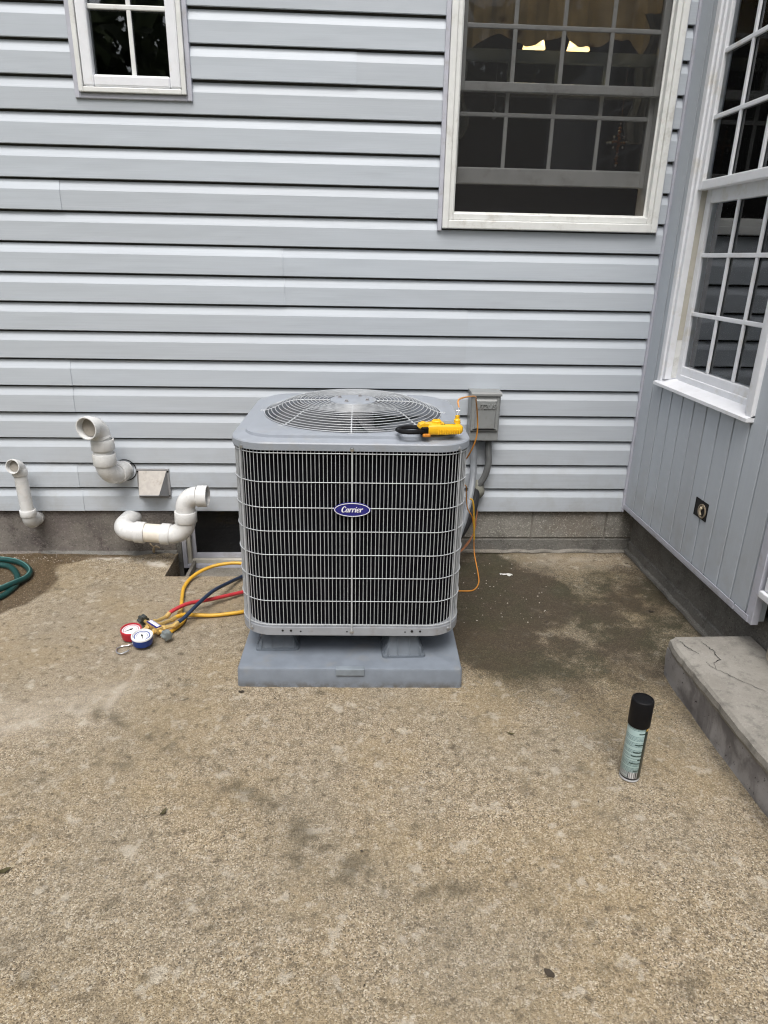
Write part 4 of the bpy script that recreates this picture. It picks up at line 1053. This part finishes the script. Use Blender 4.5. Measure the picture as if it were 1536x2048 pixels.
# sloping hood: top edge at the wall, bottom edge standing out
tl, tr = (-1.050, -.008, .456), (-.914, -.008, .456); bl, br = (-1.036, -.082, .352), (-.940, -.082, .352); bl0, br0 = (-1.052, -.004, .322), (-.912, -.004, .322)
b = MB(); b.add([tl, tr, br, bl, (tl[0], tl[1]+.003, tl[2]-.003), (tr[0], tr[1]+.003, tr[2]-.003), (br[0], br[1]+.003, br[2]), (bl[0], bl[1]+.003, bl[2])], [(0, 1, 2, 3), (4, 7, 6, 5), (0, 4, 5, 1), (3, 2, 6, 7)]); b.build('hood', M_ALU, vh)
b = MB(); b.add([tr, br, br0], [(0, 1, 2)]); b.build('hood_side', M_ALU2, vh)
b = MB(); b.add([tl, bl, bl0], [(0, 2, 1)]); b.build('hood_side', M_ALU2, vh)
b = MB(); b.tube([bl, br], .003, 6); b.build('hood_lip', M_ALU2, vh)
b = MB(); b.add([(bl[0]+.002, bl[1]+.004, bl[2]+.001), (br[0]-.002, br[1]+.004, br[2]+.001), (br0[0], br0[1], br0[2]+.008), (bl0[0], bl0[1], bl0[2]+.008)], [(0, 1, 2, 3)]); b.build('flap', M_VOID, vh)
for x, z in ((-1.056, .452), (-.908, .452), (-1.055, .325), (-.908, .325)):
    b = MB(); b.lathe([(.004, 0), (.0035, .003)], (x, -.006, z), (0, -1, 0), 8); b.build('screw', M_BLACK, vh)
# ================================================================== OPEN OUTLET HOLE in the side wall
oh = empty('outlet_opening', (1.4385, -.74, .53), -PI/2); tag(oh, 'square hole in the vertical siding with a broken round outlet inside', 'outlet')
b = MB(); b.box((-.048, -.0018, -.036), (.048, .010, .036)); b.build('cavity', M_VOID, oh, True)
b = MB(); ring(b, -.050, .050, -.038, .038, .003, -.0032, .0, .0005); b.build('cut_edge', M_BLACK, oh, True)
b = MB(); b.lathe([(.030, .0), (.030, .004), (.025, .005), (.023, .001)], (.012, -.0018, -.004), (0, -1, 0), 20, cap0=False, cap1=False); b.build('outlet_ring', mat('brown_ring', (.22, .18, .13), .5), oh, True)
b = MB(); b.tube(smooth_path([(.008, -.004, -.022), (.004, -.007, -.006), (.010, -.006, .010), (.016, -.004, .016)]), [.004]*12+[.006]*6+[.003]*7, 8); b.build('broken_spigot', mat('bone_plastic', (.55, .47, .34), .5), oh, True)

# ================================================================== CONCRETE STEP
st = empty('concrete_step', (1.3, -1.6, 0)); tag(st, 'low cracked concrete step at the right edge in front of the side wall', 'step')
sm_, sn = newmat('step_concrete')
a_ = sn.noise(120, 4, .65); b_ = sn.noise(5, 6, .65); c_ = sn.noise(22, 5, .7)
col = sn.mix(sn.range(b_, .35, .65), (.215, .202, .180), (.28, .266, .24)); col = sn.mix(sn.range(c_, .48, .70, 0, .7), col, (.13, .125, .112)); col = sn.mix(sn.range(a_, .55, .72, 0, .5), col, (.36, .345, .31))
col = sn.mix(sn.range(sn.voro(150), .18, .05, 0, .7), col, (.06, .055, .05))
sn.out(col, .9, sn.bump(sn.math('ADD', a_, sn.math('MULTIPLY', c_, 1.2)), .6, .003), 0, .25)
rm_, rn = newmat('step_riser_concrete')
a_ = rn.noise(90, 4, .6); b_ = rn.noise(3.5, 5, .6, None, .8); c_ = rn.noise(12, 6, .65)
col = rn.mix(rn.range(b_, .44, .54), (.15, .142, .14), (.28, .27, .265)); col = rn.mix(rn.range(c_, .45, .68, 0, .6), col, (.11, .10, .10)); col = rn.mix(rn.range(rn.noise(70, 2), .66, .72, 0, .9), col, (.035, .03, .03))
rn.out(col, .85, rn.bump(rn.math('ADD', a_, c_), .4, .003), 0, .3)
def nz(u, v, s, seed): return float(vnoise(np.array([u]), np.array([v]), s, seed)[0])-.5
b = MB(); rings = []
YB, YF, XW = -1.128, -2.75, 1.503
for i in range(110):
    y = YB+(YF-YB)*i/109; n_a = nz(y, 0, 9, 1)*.008+nz(y, 3, 40, 2)*.005; n_b = nz(y, 7, 16, 3)*.006
    chip = .018*math.exp(-(i/3.0)**2)
    rings.append([(XW, y, .1), (1.194+n_b, y, .114), (1.184+n_a+chip, y, .120), (1.181+n_a*1.4+chip, y, .132), (1.183+n_a+chip, y, .152), (1.192+n_b*.6+chip, y, .1615-.15*chip), (1.215, y, .1645+nz(y, 5, 12, 6)*.002), (XW, y, .166)])
b.loft(rings, 0, True, True, True, False); tread = b.build('tread', sm_, st)
b = MB(); rings = []
for i in range(110):
    y = YB+.004+(YF-YB)*i/109; rr_ = []
    chip = .012*math.exp(-(i/4.0)**2)
    for z in (-.01, .02, .05, .08, .118): rr_.append((1.188+nz(y, z*6, 7, 8)*.010+(.118-z)*.02*(-.3)+chip*(1-z*4), y, z))
    rings.append([(XW-.002, y, -.01)]+rr_+[(XW-.002, y, .118)])
b.loft(rings, 0, True, True, True, True); b.build('riser', rm_, st)
def crack(pts, wd, name):
    """A narrow dark groove lying in the tread surface."""
    b = MB(); P_ = []
    for a, c in zip(pts[:-1], pts[1:]):
        for k in range(6): t = k/6; P_.append(((a[0]+(c[0]-a[0])*t)+rg.uniform(-.004, .004), (a[1]+(c[1]-a[1])*t)+rg.uniform(-.003, .003)))
    P_.append(pts[-1]); L_ = []; R_ = []
    for i, (x, y) in enumerate(P_):
        a = P_[max(0, i-1)]; c = P_[min(len(P_)-1, i+1)]; t = Vector((c[0]-a[0], c[1]-a[1])).normalized(); h = wd*rg.uniform(.4, 1)*(.3+.7*math.sin(PI*(i+.5)/len(P_)))
        L_.append((x-t.y*h, y+t.x*h, .1672)); R_.append((x+t.y*h, y-t.x*h, .1672))
    b.loft([L_, R_], 0, False, sm=False); return b.build(name, M_VOID, st)
crack([(1.295, -1.165), (1.302, -1.20), (1.312, -1.235), (1.300, -1.262), (1.306, -1.285), (1.268, -1.305), (1.262, -1.34)], .0022, 'crack')
crack([(1.215, -1.16), (1.222, -1.195), (1.236, -1.225), (1.247, -1.25)], .0016, 'crack')
crack([(1.248, -1.295), (1.246, -1.32), (1.262, -1.345), (1.30, -1.40), (1.345, -1.455), (1.37, -1.49)], .0013, 'crack')

# ================================================================== SPRAY CAN
can = empty('spray_can', (.8545, -1.6585, .002)); tag(can, 'black capped aerosol can with a mint green text label standing on the concrete', 'spray can')
b = MB(); b.lathe([(.027, 0), (.0295, .0), (.0300, .002), (.0296, .0045), (.0288, .006), (.0296, .008), (.0296, .193), (.028, .200), (.024, .206)], can.location, seg=40); 
cmat, cn = newmat('can_print')
tc = cn.coord('Object'); sx = cn.new('SeparateXYZ'); cn.t.links.new(tc, sx.inputs[0])
ang = cn.math('ARCTAN2', cn.math('MULTIPLY', sx.outputs[0], -1.0), cn.math('MULTIPLY', sx.outputs[1], -1.0))   # 0 towards the viewer
za = sx.outputs[2]
vcell = cn.math('FLOOR', cn.math('MULTIPLY', za, 230)); 
wn = cn.new('TexWhiteNoise', noise_dimensions='1D'); cn.t.links.new(vcell, wn.inputs['W'])
fr = cn.math('FRACT', cn.math('MULTIPLY', za, 230))
line = cn.math('MULTIPLY', cn.math('GREATER_THAN', fr, .45), cn.math('GREATER_THAN', wn.outputs['Value'], .25))
cmb = cn.new('CombineXYZ'); cn.t.links.new(cn.math('FLOOR', cn.math('MULTIPLY', ang, 42)), cmb.inputs[0]); cn.t.links.new(vcell, cmb.inputs[1])
wn2 = cn.new('TexWhiteNoise', noise_dimensions='2D'); cn.t.links.new(cmb.outputs[0], wn2.inputs['Vector'])
txt = cn.math('MULTIPLY', line, cn.range(wn2.outputs['Value'], .1, .5, .25, .75))
c = cn.mix(txt, (.34, .46, .46), (.05, .10, .11))
vc2 = cn.math('FLOOR', cn.math('MULTIPLY', za, 75)); wn3 = cn.new('TexWhiteNoise', noise_dimensions='1D'); cn.t.links.new(vc2, wn3.inputs['W'])
bar = cn.math('MULTIPLY', cn.math('GREATER_THAN', wn3.outputs['Value'], .52), cn.math('LESS_THAN', cn.math('FRACT', cn.math('MULTIPLY', za, 75)), .30))
bar = cn.math('MULTIPLY', bar, cn.math('LESS_THAN', ang, cn.math('SUBTRACT', 1.75, cn.math('MULTIPLY', wn3.outputs['Value'], 1.9))))
c = cn.mix(bar, c, (.012, .035, .030))
# barcode and small print box at the foot
foot = cn.math('LESS_THAN', za, .036)
bc = cn.math('GREATER_THAN', cn.math('FRACT', cn.math('ADD', cn.math('MULTIPLY', ang, 9), cn.math('MULTIPLY', cn.math('SINE', cn.math('MULTIPLY', ang, 27)), .35))), .5)
bcode = cn.mix(bc, (.62, .63, .65), (.03, .03, .035))
small = cn.mix(txt, (.40, .45, .46), (.10, .12, .13))
ft = cn.mix(cn.math('LESS_THAN', ang, .58), small, bcode)
ft = cn.mix(cn.math('MULTIPLY', cn.math('GREATER_THAN', ang, .58), cn.math('LESS_THAN', ang, .66)), ft, (.02, .02, .03))
c = cn.mix(foot, c, ft)
c = cn.mix(cn.math('LESS_THAN', za, .0125), c, (.012, .012, .018))
# outside the label: dark green-black print, a sliver of yellow near the top
side_ = cn.math('LESS_THAN', ang, -.36)
yel = cn.math('MULTIPLY', cn.math('GREATER_THAN', za, .183), cn.math('LESS_THAN', ang, -.5))
c = cn.mix(side_, c, cn.mix(yel, (.010, .022, .020), (.62, .40, .10)))
c = cn.mix(cn.math('GREATER_THAN', ang, 1.95), c, (.02, .03, .035))
c = cn.mix(cn.math('LESS_THAN', za, .0065), c, (.42, .43, .44))
cn.out(c, .30, None, 0, .5)
b.build('can_body', cmat, can)
b = MB(); b.lathe([(.0295, .193), (.0318, .194), (.0321, .197), (.0319, .275), (.0306, .2795), (.0272, .2815), (.0262, .2795), (.01, .2790), (.0, .2790)], can.location, seg=40, cap0=True, cap1=False); b.build('cap', M_BLACK, can)

# ================================================================== MANIFOLD GAUGES and their hoses
mg = empty('manifold_gauge', (-.80, -.80, .0)); tag(mg, 'brass manifold with one red and one blue pressure gauge lying on the concrete', 'gauge set')
K1, K2 = V3((-.860, -.748, .034)), V3((-.742, -.862, .034)); ax = (K2-K1).normalized(); out_ = V3((.70, .66, 0)).normalized(); inw = -out_
cen = (K1+K2)/2
b = MB(); mx = Matrix.Translation(cen) @ Matrix(((ax.x, out_.x, 0, 0), (ax.y, out_.y, 0, 0), (0, 0, 1, 0), (0, 0, 0, 1)))
b.box((-.046, -.013, -.014), (.046, .013, .014), .003, 0, mx)
b.tube([K1+ax*.012, K2-ax*.012], .0075, 10); bar_ = b.build('manifold_body', M_BRASS, mg)
b = MB(); b.box((-.038, -.0125, .0138), (.038, .0125, .0165), .001, 0, mx); pl = b.build('sight_label', M_NAVY, bar_)
b = MB(); b.box((-.033, -.006, .0163), (.033, .006, .0172), 0, 0, mx); b.box((-.033, .008, .0163), (.033, .0095, .0172), 0, 0, mx); b.build('label_print', M_BWHITE, bar_)
def knob(p, d, m_):
    b = MB(); rings = []
    u = d.cross(V3((0, 0, 1))).normalized(); v = d.cross(u)
    for h, r in ((-.016, .012), (-.014, .019), (.004, .020), (.012, .019), (.015, .014), (.015, .004)):
        rings.append([p+d*h+(u*math.cos(2*PI*k/36)+v*math.sin(2*PI*k/36))*r*(1+.13*math.cos(6*2*PI*k/36)*(1 if r > .01 else 0)) for k in range(36)])
    b.loft(rings, 0, True, True, True); return b.build('valve_knob', m_, mg)
kb = knob(K1-ax*.006, -ax, mat('dark_smoked_plastic', (.035, .04, .038), .2, var=.2, spec=.7)); tag(kb, 'dark smoked valve knob at the far end')
kb = knob(K2+ax*.010, ax, M_KNOB); tag(kb, 'grey smoked valve knob at the near end')
def gauge(c, tilt_dir, m_case, m_rim, pr, needle_a, nm, lab):
    """Round gauge: case, bezel, dial, scale arcs, needle."""
    n = (V3((0, 0, 1))*.98+tilt_dir*.12).normalized(); u = n.cross(V3((0, 1, 0))).normalized(); v = n.cross(u)
    b = MB(); b.lathe([(.032, -.030), (.0385, -.027), (.0405, -.006), (.041, .004), (.0395, .007)], c, n, 32, cap1=False)
    cs = b.build('gauge_case', m_case, mg); tag(cs, lab)
    b = MB(); b.lathe([(.0407, .002), (.042, .004), (.041, .0095), (.037, .0105), (.035, .005)], c, n, 32, cap0=False, cap1=False); b.build('bezel', m_rim, cs)
    b = MB(); b.lathe([(.0365, .0045), (.0, .0045)], c, n, 32, cap0=False, cap1=False); b.build('dial', M_CLEARW, cs)
    b = MB()
    for r0, r1, a0, a1 in ((.032, .0268, 2.2, 7.0), (.022, .0205, 2.6, 6.6)):
        P0 = []; P1 = []
        for k in range(25):
            a = a0+(a1-a0)*k/24; e = u*math.cos(a)+v*math.sin(a); P0.append(c+n*.0052+e*r0); P1.append(c+n*.0052+e*r1)
        b.loft([P0, P1], 0, False, sm=False)
    b.build('scale_print', pr, cs)
    e = u*math.cos(needle_a)+v*math.sin(needle_a); b = MB(); b.tube([c+n*.007-e*.008, c+n*.007+e*.026], [.0016, .0006], 6); b.lathe([(.004, .006), (.003, .0085)], c, n, 10); b.build('needle', M_BLACK, cs)
    d = (cen-c); d.z = 0
    return cs
gr_, gb_ = V3((-.884, -.838, .038)), V3((-.822, -.900, .046))
gauge(gr_, V3((.15, -.8, 0)), M_REDG, M_REDG, mat('pink_print', (.50, .30, .36), .4), .7, 'g', 'red cased gauge')
gauge(gb_, V3((.25, -.9, 0)), M_BLUEG, M_CLEARW, mat('blue_print', (.10, .13, .30), .4), 2.0, 'g', 'blue cased gauge with a white rim')
for gcen, k in ((gr_, -.022), (gb_, .026)):
    b = MB(); p = cen+ax*k+inw*.012; q = gcen+(p-gcen).normalized()*.040+V3((0, 0, -.016)); b.tube([p, q], .0075, 8); b.lathe([(.011, 0), (.011, .012)], p, (q-p), 6); b.build('gauge_stem', M_BRASS, mg)
b = MB(); b.tube(smooth_path([(-.835, -.868, .012), (-.862, -.887, .010), (-.880, -.902, .008), (-.905, -.903, .005), (-.918, -.922, .005), (-.911, -.946, .005), (-.892, -.958, .006), (-.872, -.946, .008), (-.866, -.938, .009)], 7), .0027, 7); b.build('hook', M_STEEL, mg)
ports = [cen+ax*k+out_*.013 for k in (-.036, -.004, .030)]
def hose(label, m_, pts, r, fit=None, name='charging_hose'):
    t = empty(name, pts[len(pts)//2]); tag(t, label, 'hose', 'charging hoses of the gauge set')
    MB().tube(smooth_path(pts, 10), r, 12).build('rubber_hose', m_, t)
    P_ = [V3(p) for p in smooth_path(pts, 10)]
    if fit:
        a = V3(fit); d = (P_[0]-a)
        b = MB(); b.lathe([(.008, 0), (.0125, .002), (.0125, .016), (.009, .018), (.0075, .022), (.0075, d.length+.002)], a, d, 6); b.build('brass_nut', M_BRASS, t)
        d2__ = (P_[6]-P_[0]).normalized(); b = MB(); b.tube([P_[0]-d2__*.004, P_[0]+d2__*.020], r+.0018, 12); b.build('crimp_sleeve', M_BRASS, t)
    return t
hose('red hose running from the gauge set to the back of the unit', M_RHOSE, [(-.772, -.722, .036), (-.755, -.690, .045), (-.700, -.634, .050), (-.62, -.571, .036), (-.50, -.47, .018), (-.40, -.40, .014), (-.2, -.30, .012)], .0084, ports[0])
hose('navy blue hose crossing over the red one to the back of the unit', M_BHOSE, [(-.722, -.795, .036), (-.690, -.745, .046), (-.648, -.660, .066), (-.607, -.545, .066), (-.56, -.40, .036), (-.515, -.29, .014), (-.42, -.16, .011), (-.25, -.12, .011)], .0084, ports[2])
hose('yellow hose running straight right under the blue hose to the unit', M_YHOSE, [(-.745, -.748, .034), (-.722, -.712, .034), (-.685, -.684, .022), (-.60, -.670, .011), (-.53, -.657, .011), (-.455, -.632, .011), (-.35, -.56, .011)], .0084, ports[1])
hose('yellow hose arching in a wide bend over the window well', M_YHOSE, [(-.739, -.618, .014), (-.744, -.585, .014), (-.760, -.50, .014), (-.772, -.41, .014), (-.758, -.315, .018), (-.708, -.248, .030), (-.63, -.212, .040), (-.53, -.205, .040), (-.40, -.25, .02), (-.25, -.30, .011)], .0084, (-.733, -.660, .014))
hose('short yellow hose stub tucked under the brass fittings', M_YHOSE, [(-.752, -.842, .014), (-.738, -.808, .012), (-.722, -.772, .011), (-.709, -.735, .010), (-.706, -.69, .010), (-.715, -.655, .010)], .0084)

# ================================================================== GARDEN HOSE
gh = empty('garden_hose', (-1.65, -.3, 0)); tag(gh, 'dark green garden hose coiled at the left edge on the wet concrete', 'hose')
loop1 = [(-2.25, -.14, .014), (-2.0, -.085, .014), (-1.83, -.088, .014), (-1.753, -.098, .016), (-1.696, -.113, .018), (-1.636, -.142, .018), (-1.577, -.194, .016), (-1.541, -.252, .016), (-1.533, -.320, .020), (-1.556, -.400, .030), (-1.590, -.475, .034), (-1.68, -.60, .030), (-1.85, -.74, .014), (-2.1, -.80, .014), (-2.4, -.7, .014)]
loop2 = [(-2.3, -.25, .014), (-2.0, -.155, .014), (-1.82, -.145, .014), (-1.728, -.158, .014), (-1.670, -.180, .014), (-1.617, -.238, .014), (-1.575, -.305, .013), (-1.552, -.375, .012), (-1.553, -.435, .012), (-1.568, -.498, .012), (-1.66, -.66, .012), (-1.82, -.80, .012), (-2.1, -.9, .012)]
for lp in (loop1, loop2):
    P_ = smooth_path(lp, 10); MB().tube(P_, .0140, 12).build('hose_coil', M_GHOSE, gh)
P_ = smooth_path(loop1, 10); MB().tube([p+V3((0, 0, .0128)) for p in P_], .0030, 6).build('hose_stripe', M_GHOSE2, gh)

# ================================================================== LITTER
def leaf(p, ln, wd, rz, m_, label, curl=.25):
    b = MB(); rows = []
    for i in range(7):
        t = i/6; hw = wd*math.sin(PI*min(1, t*.92+.06))**.8*.5; x = (t-.5)*ln; z = .0025+curl*ln*.25*(2*t-1)**2+.001*math.sin(i*2)
        rows.append([(x, -hw, z+.3*hw*curl), (x, 0, z), (x, hw, z+.45*hw*curl)])
    mx = Matrix.Translation((p[0], p[1], .0035)) @ Matrix.Rotation(rz, 4, 'Z')
    rows = [[tuple(mx @ V3(q_)) for q_ in r] for r in rows]; b.loft(rows, 0, False); b.loft([[(x, y, z-.0008) for x, y, z in r] for r in rows], 0, False)
    return tag(b.build('dead_leaf', m_), label, 'leaf', 'dead leaves on the patio')
leaf((.439, -2.258), .026, .017, 2.3, M_LEAF, 'broad dark leaf scrap alone on the near concrete below the can')
leaf((-.520, -1.773), .030, .010, 1.2, M_LEAFG, 'thin olive brown curled leaf on the open concrete left of the pad', .8)
leaf((-.387, -1.2135), .022, .012, .2, M_LEAF, 'small dark leaf beside the front left corner of the pad', .5)
leaf((.851, -.734), .022, .009, .5, M_LEAF, 'dark curled leaf on the stained concrete between the unit and the step', .5)
leaf((1.355, -.647), .026, .012, -.3, M_LEAF, 'dark leaf lying near the concrete foot of the side wall', .5)
leaf((.5318, -1.462), .026, .007, 2.8, M_LEAFG, 'thin brown leaf sliver in front of the right pad corner', .5)
leaf((-.868, -1.955), .030, .014, .5, M_LEAFG, 'olive leaf fragment at the far left edge of the near concrete', .6)
b = MB()
rgl = random.Random(3)
for _ in range(150):
    if rgl.random() < .45: x, y = rgl.uniform(.5, 1.48), rgl.uniform(-1.0, -.03)
    elif rgl.random() < .5: x, y = rgl.uniform(1.36, 1.5), rgl.uniform(-.25, -.01)
    else: x, y = rgl.uniform(-1.2, 1.1), rgl.uniform(-2.4, -1.25)
    s_ = rgl.uniform(.002, .0055); a = rgl.uniform(0, PI); ca, sa = math.cos(a)*s_, math.sin(a)*s_; f = rgl.uniform(.3, .7)
    b.add([(x-ca, y-sa, .004), (x+sa*f, y-ca*f, .0055), (x+ca, y+sa, .0045), (x-sa*f, y+ca*f, .006), (x, y, .003)], [(0, 1, 2, 3), (0, 4, 1), (1, 4, 2), (2, 4, 3), (3, 4, 0)])
tag(b.build('leaf_litter', M_LEAF), 'tiny dark crumbs of leaf scattered over the patio', kind='stuff')
b = MB()
for _ in range(60):
    x, y = rgl.uniform(.45, .95), rgl.uniform(-.75, -.08)
    s_ = rgl.uniform(.0015, .004); b.add([(x-s_, y, .003), (x, y-s_*.7, .003), (x+s_, y, .003), (x, y+s_*.7, .003), (x, y, .003+s_)], [(0, 1, 4), (1, 2, 4), (2, 3, 4), (3, 0, 4)])
for _ in range(160):
    x = rgl.uniform(-2.2, -.92); y = -.055+rgl.gauss(0, .025)-.03*(x > -1.5); s_ = rgl.uniform(.0015, .004)
    b.add([(x-s_, y, .003), (x, y-s_*.7, .003), (x+s_, y, .003), (x, y+s_*.7, .003), (x, y, .004+s_)], [(0, 1, 4), (1, 2, 4), (2, 3, 4), (3, 0, 4)])
tag(b.build('grit_crumbs', mat('pale_grit', (.42, .39, .34), .8, var=.2)), 'pale mortar crumbs scattered near the house wall', kind='stuff')
b = MB(); rows = []
for i in range(9):
    t = i/8; hw = .004+.011*math.exp(-((t-.72)/.2)**2)+.006*math.exp(-((t-.05)/.1)**2); x = (t-.5)*.062; rows.append([(.778+x, -.260-.14*x-hw, .004+.003*math.sin(i*2)), (.778+x, -.260-.14*x, .007+.002*math.sin(i*3)), (.778+x, -.260-.14*x+hw, .004)])
b.loft(rows, 0, False); b.loft([[(x, y, z-.001) for x, y, z in r] for r in rows], 0, False)
tag(b.build('plastic_scrap', M_PAPER), 'small pale torn scrap on the dark stained concrete right of the unit', 'scrap')
b = MB(); b.tube(smooth_path([(-1.020, .0, .012), (-1.017, -.010, .035), (-1.004, -.014, .050), (-.985, -.012, .040)], 5), [.007]*8+[.005]*8, 7); b.tube(smooth_path([(-1.012, -.012, .044), (-1.024, -.016, .058), (-1.032, -.012, .066)], 5), .004, 6)
tag(b.build('broken_stub', mat('tan_stub', (.36, .29, .20), .7, var=.25)), 'broken tan pipe stub on the mortar ledge under the low white pipe', 'pipe stub')

# ================================================================== far trees behind the viewer (seen only as dark reflections)
tm, tn = newmat('leaf_mass'); tn.out(tn.mix(tn.range(tn.noise(1.2, 3), .35, .65), (.05, .065, .04), (.09, .11, .06)), .8)
tl_ = tn.new('BsdfTranslucent'); tl_.inputs[0].default_value = (.10, .12, .07, 1); mx = tn.new('MixShader'); mx.inputs[0].default_value = .5
tn.t.links.new(tn.b.outputs[0], mx.inputs[1]); tn.t.links.new(tl_.outputs[0], mx.inputs[2]); tn.t.links.new(mx.outputs[0], tn.t.nodes['Material Output'].inputs[0])
nL = 20000; rt_ = np.random.RandomState(5)
cx = rt_.uniform(-26, 26, 90); cyy = rt_.uniform(-24, -16, 90); cz = rt_.uniform(1.5, 9.5, 90); cr = rt_.uniform(1.8, 3.4, 90)
w_ = rt_.randint(0, 90, nL); dirv = rt_.normal(size=(nL, 3)); dirv /= np.linalg.norm(dirv, axis=1)[:, None]
Pc = np.stack([cx[w_], cyy[w_], cz[w_]], 1)+dirv*(cr[w_]*rt_.uniform(.5, 1, nL)**.4)[:, None]; Pc[:, 2] = np.maximum(Pc[:, 2], 0)
a1 = rt_.normal(size=(nL, 3)); a1 /= np.linalg.norm(a1, axis=1)[:, None]; a2 = np.cross(a1, rt_.normal(size=(nL, 3))); a2 /= np.linalg.norm(a2, axis=1)[:, None]
sz = rt_.uniform(.25, .5, nL)[:, None]
vv = np.stack([Pc-a1*sz, Pc+a2*sz*.6, Pc+a1*sz, Pc-a2*sz*.6], 1).reshape(-1, 3)
me = bpy.data.meshes.new('treeline'); me.from_pydata(vv.tolist(), [], np.arange(nL*4).reshape(-1, 4).tolist()); me.materials.append(tm)
o = bpy.data.objects.new('treeline', me); COL.objects.link(o); tag(o, 'dark belt of trees across the yard, mirrored faintly in the windows', kind='stuff')
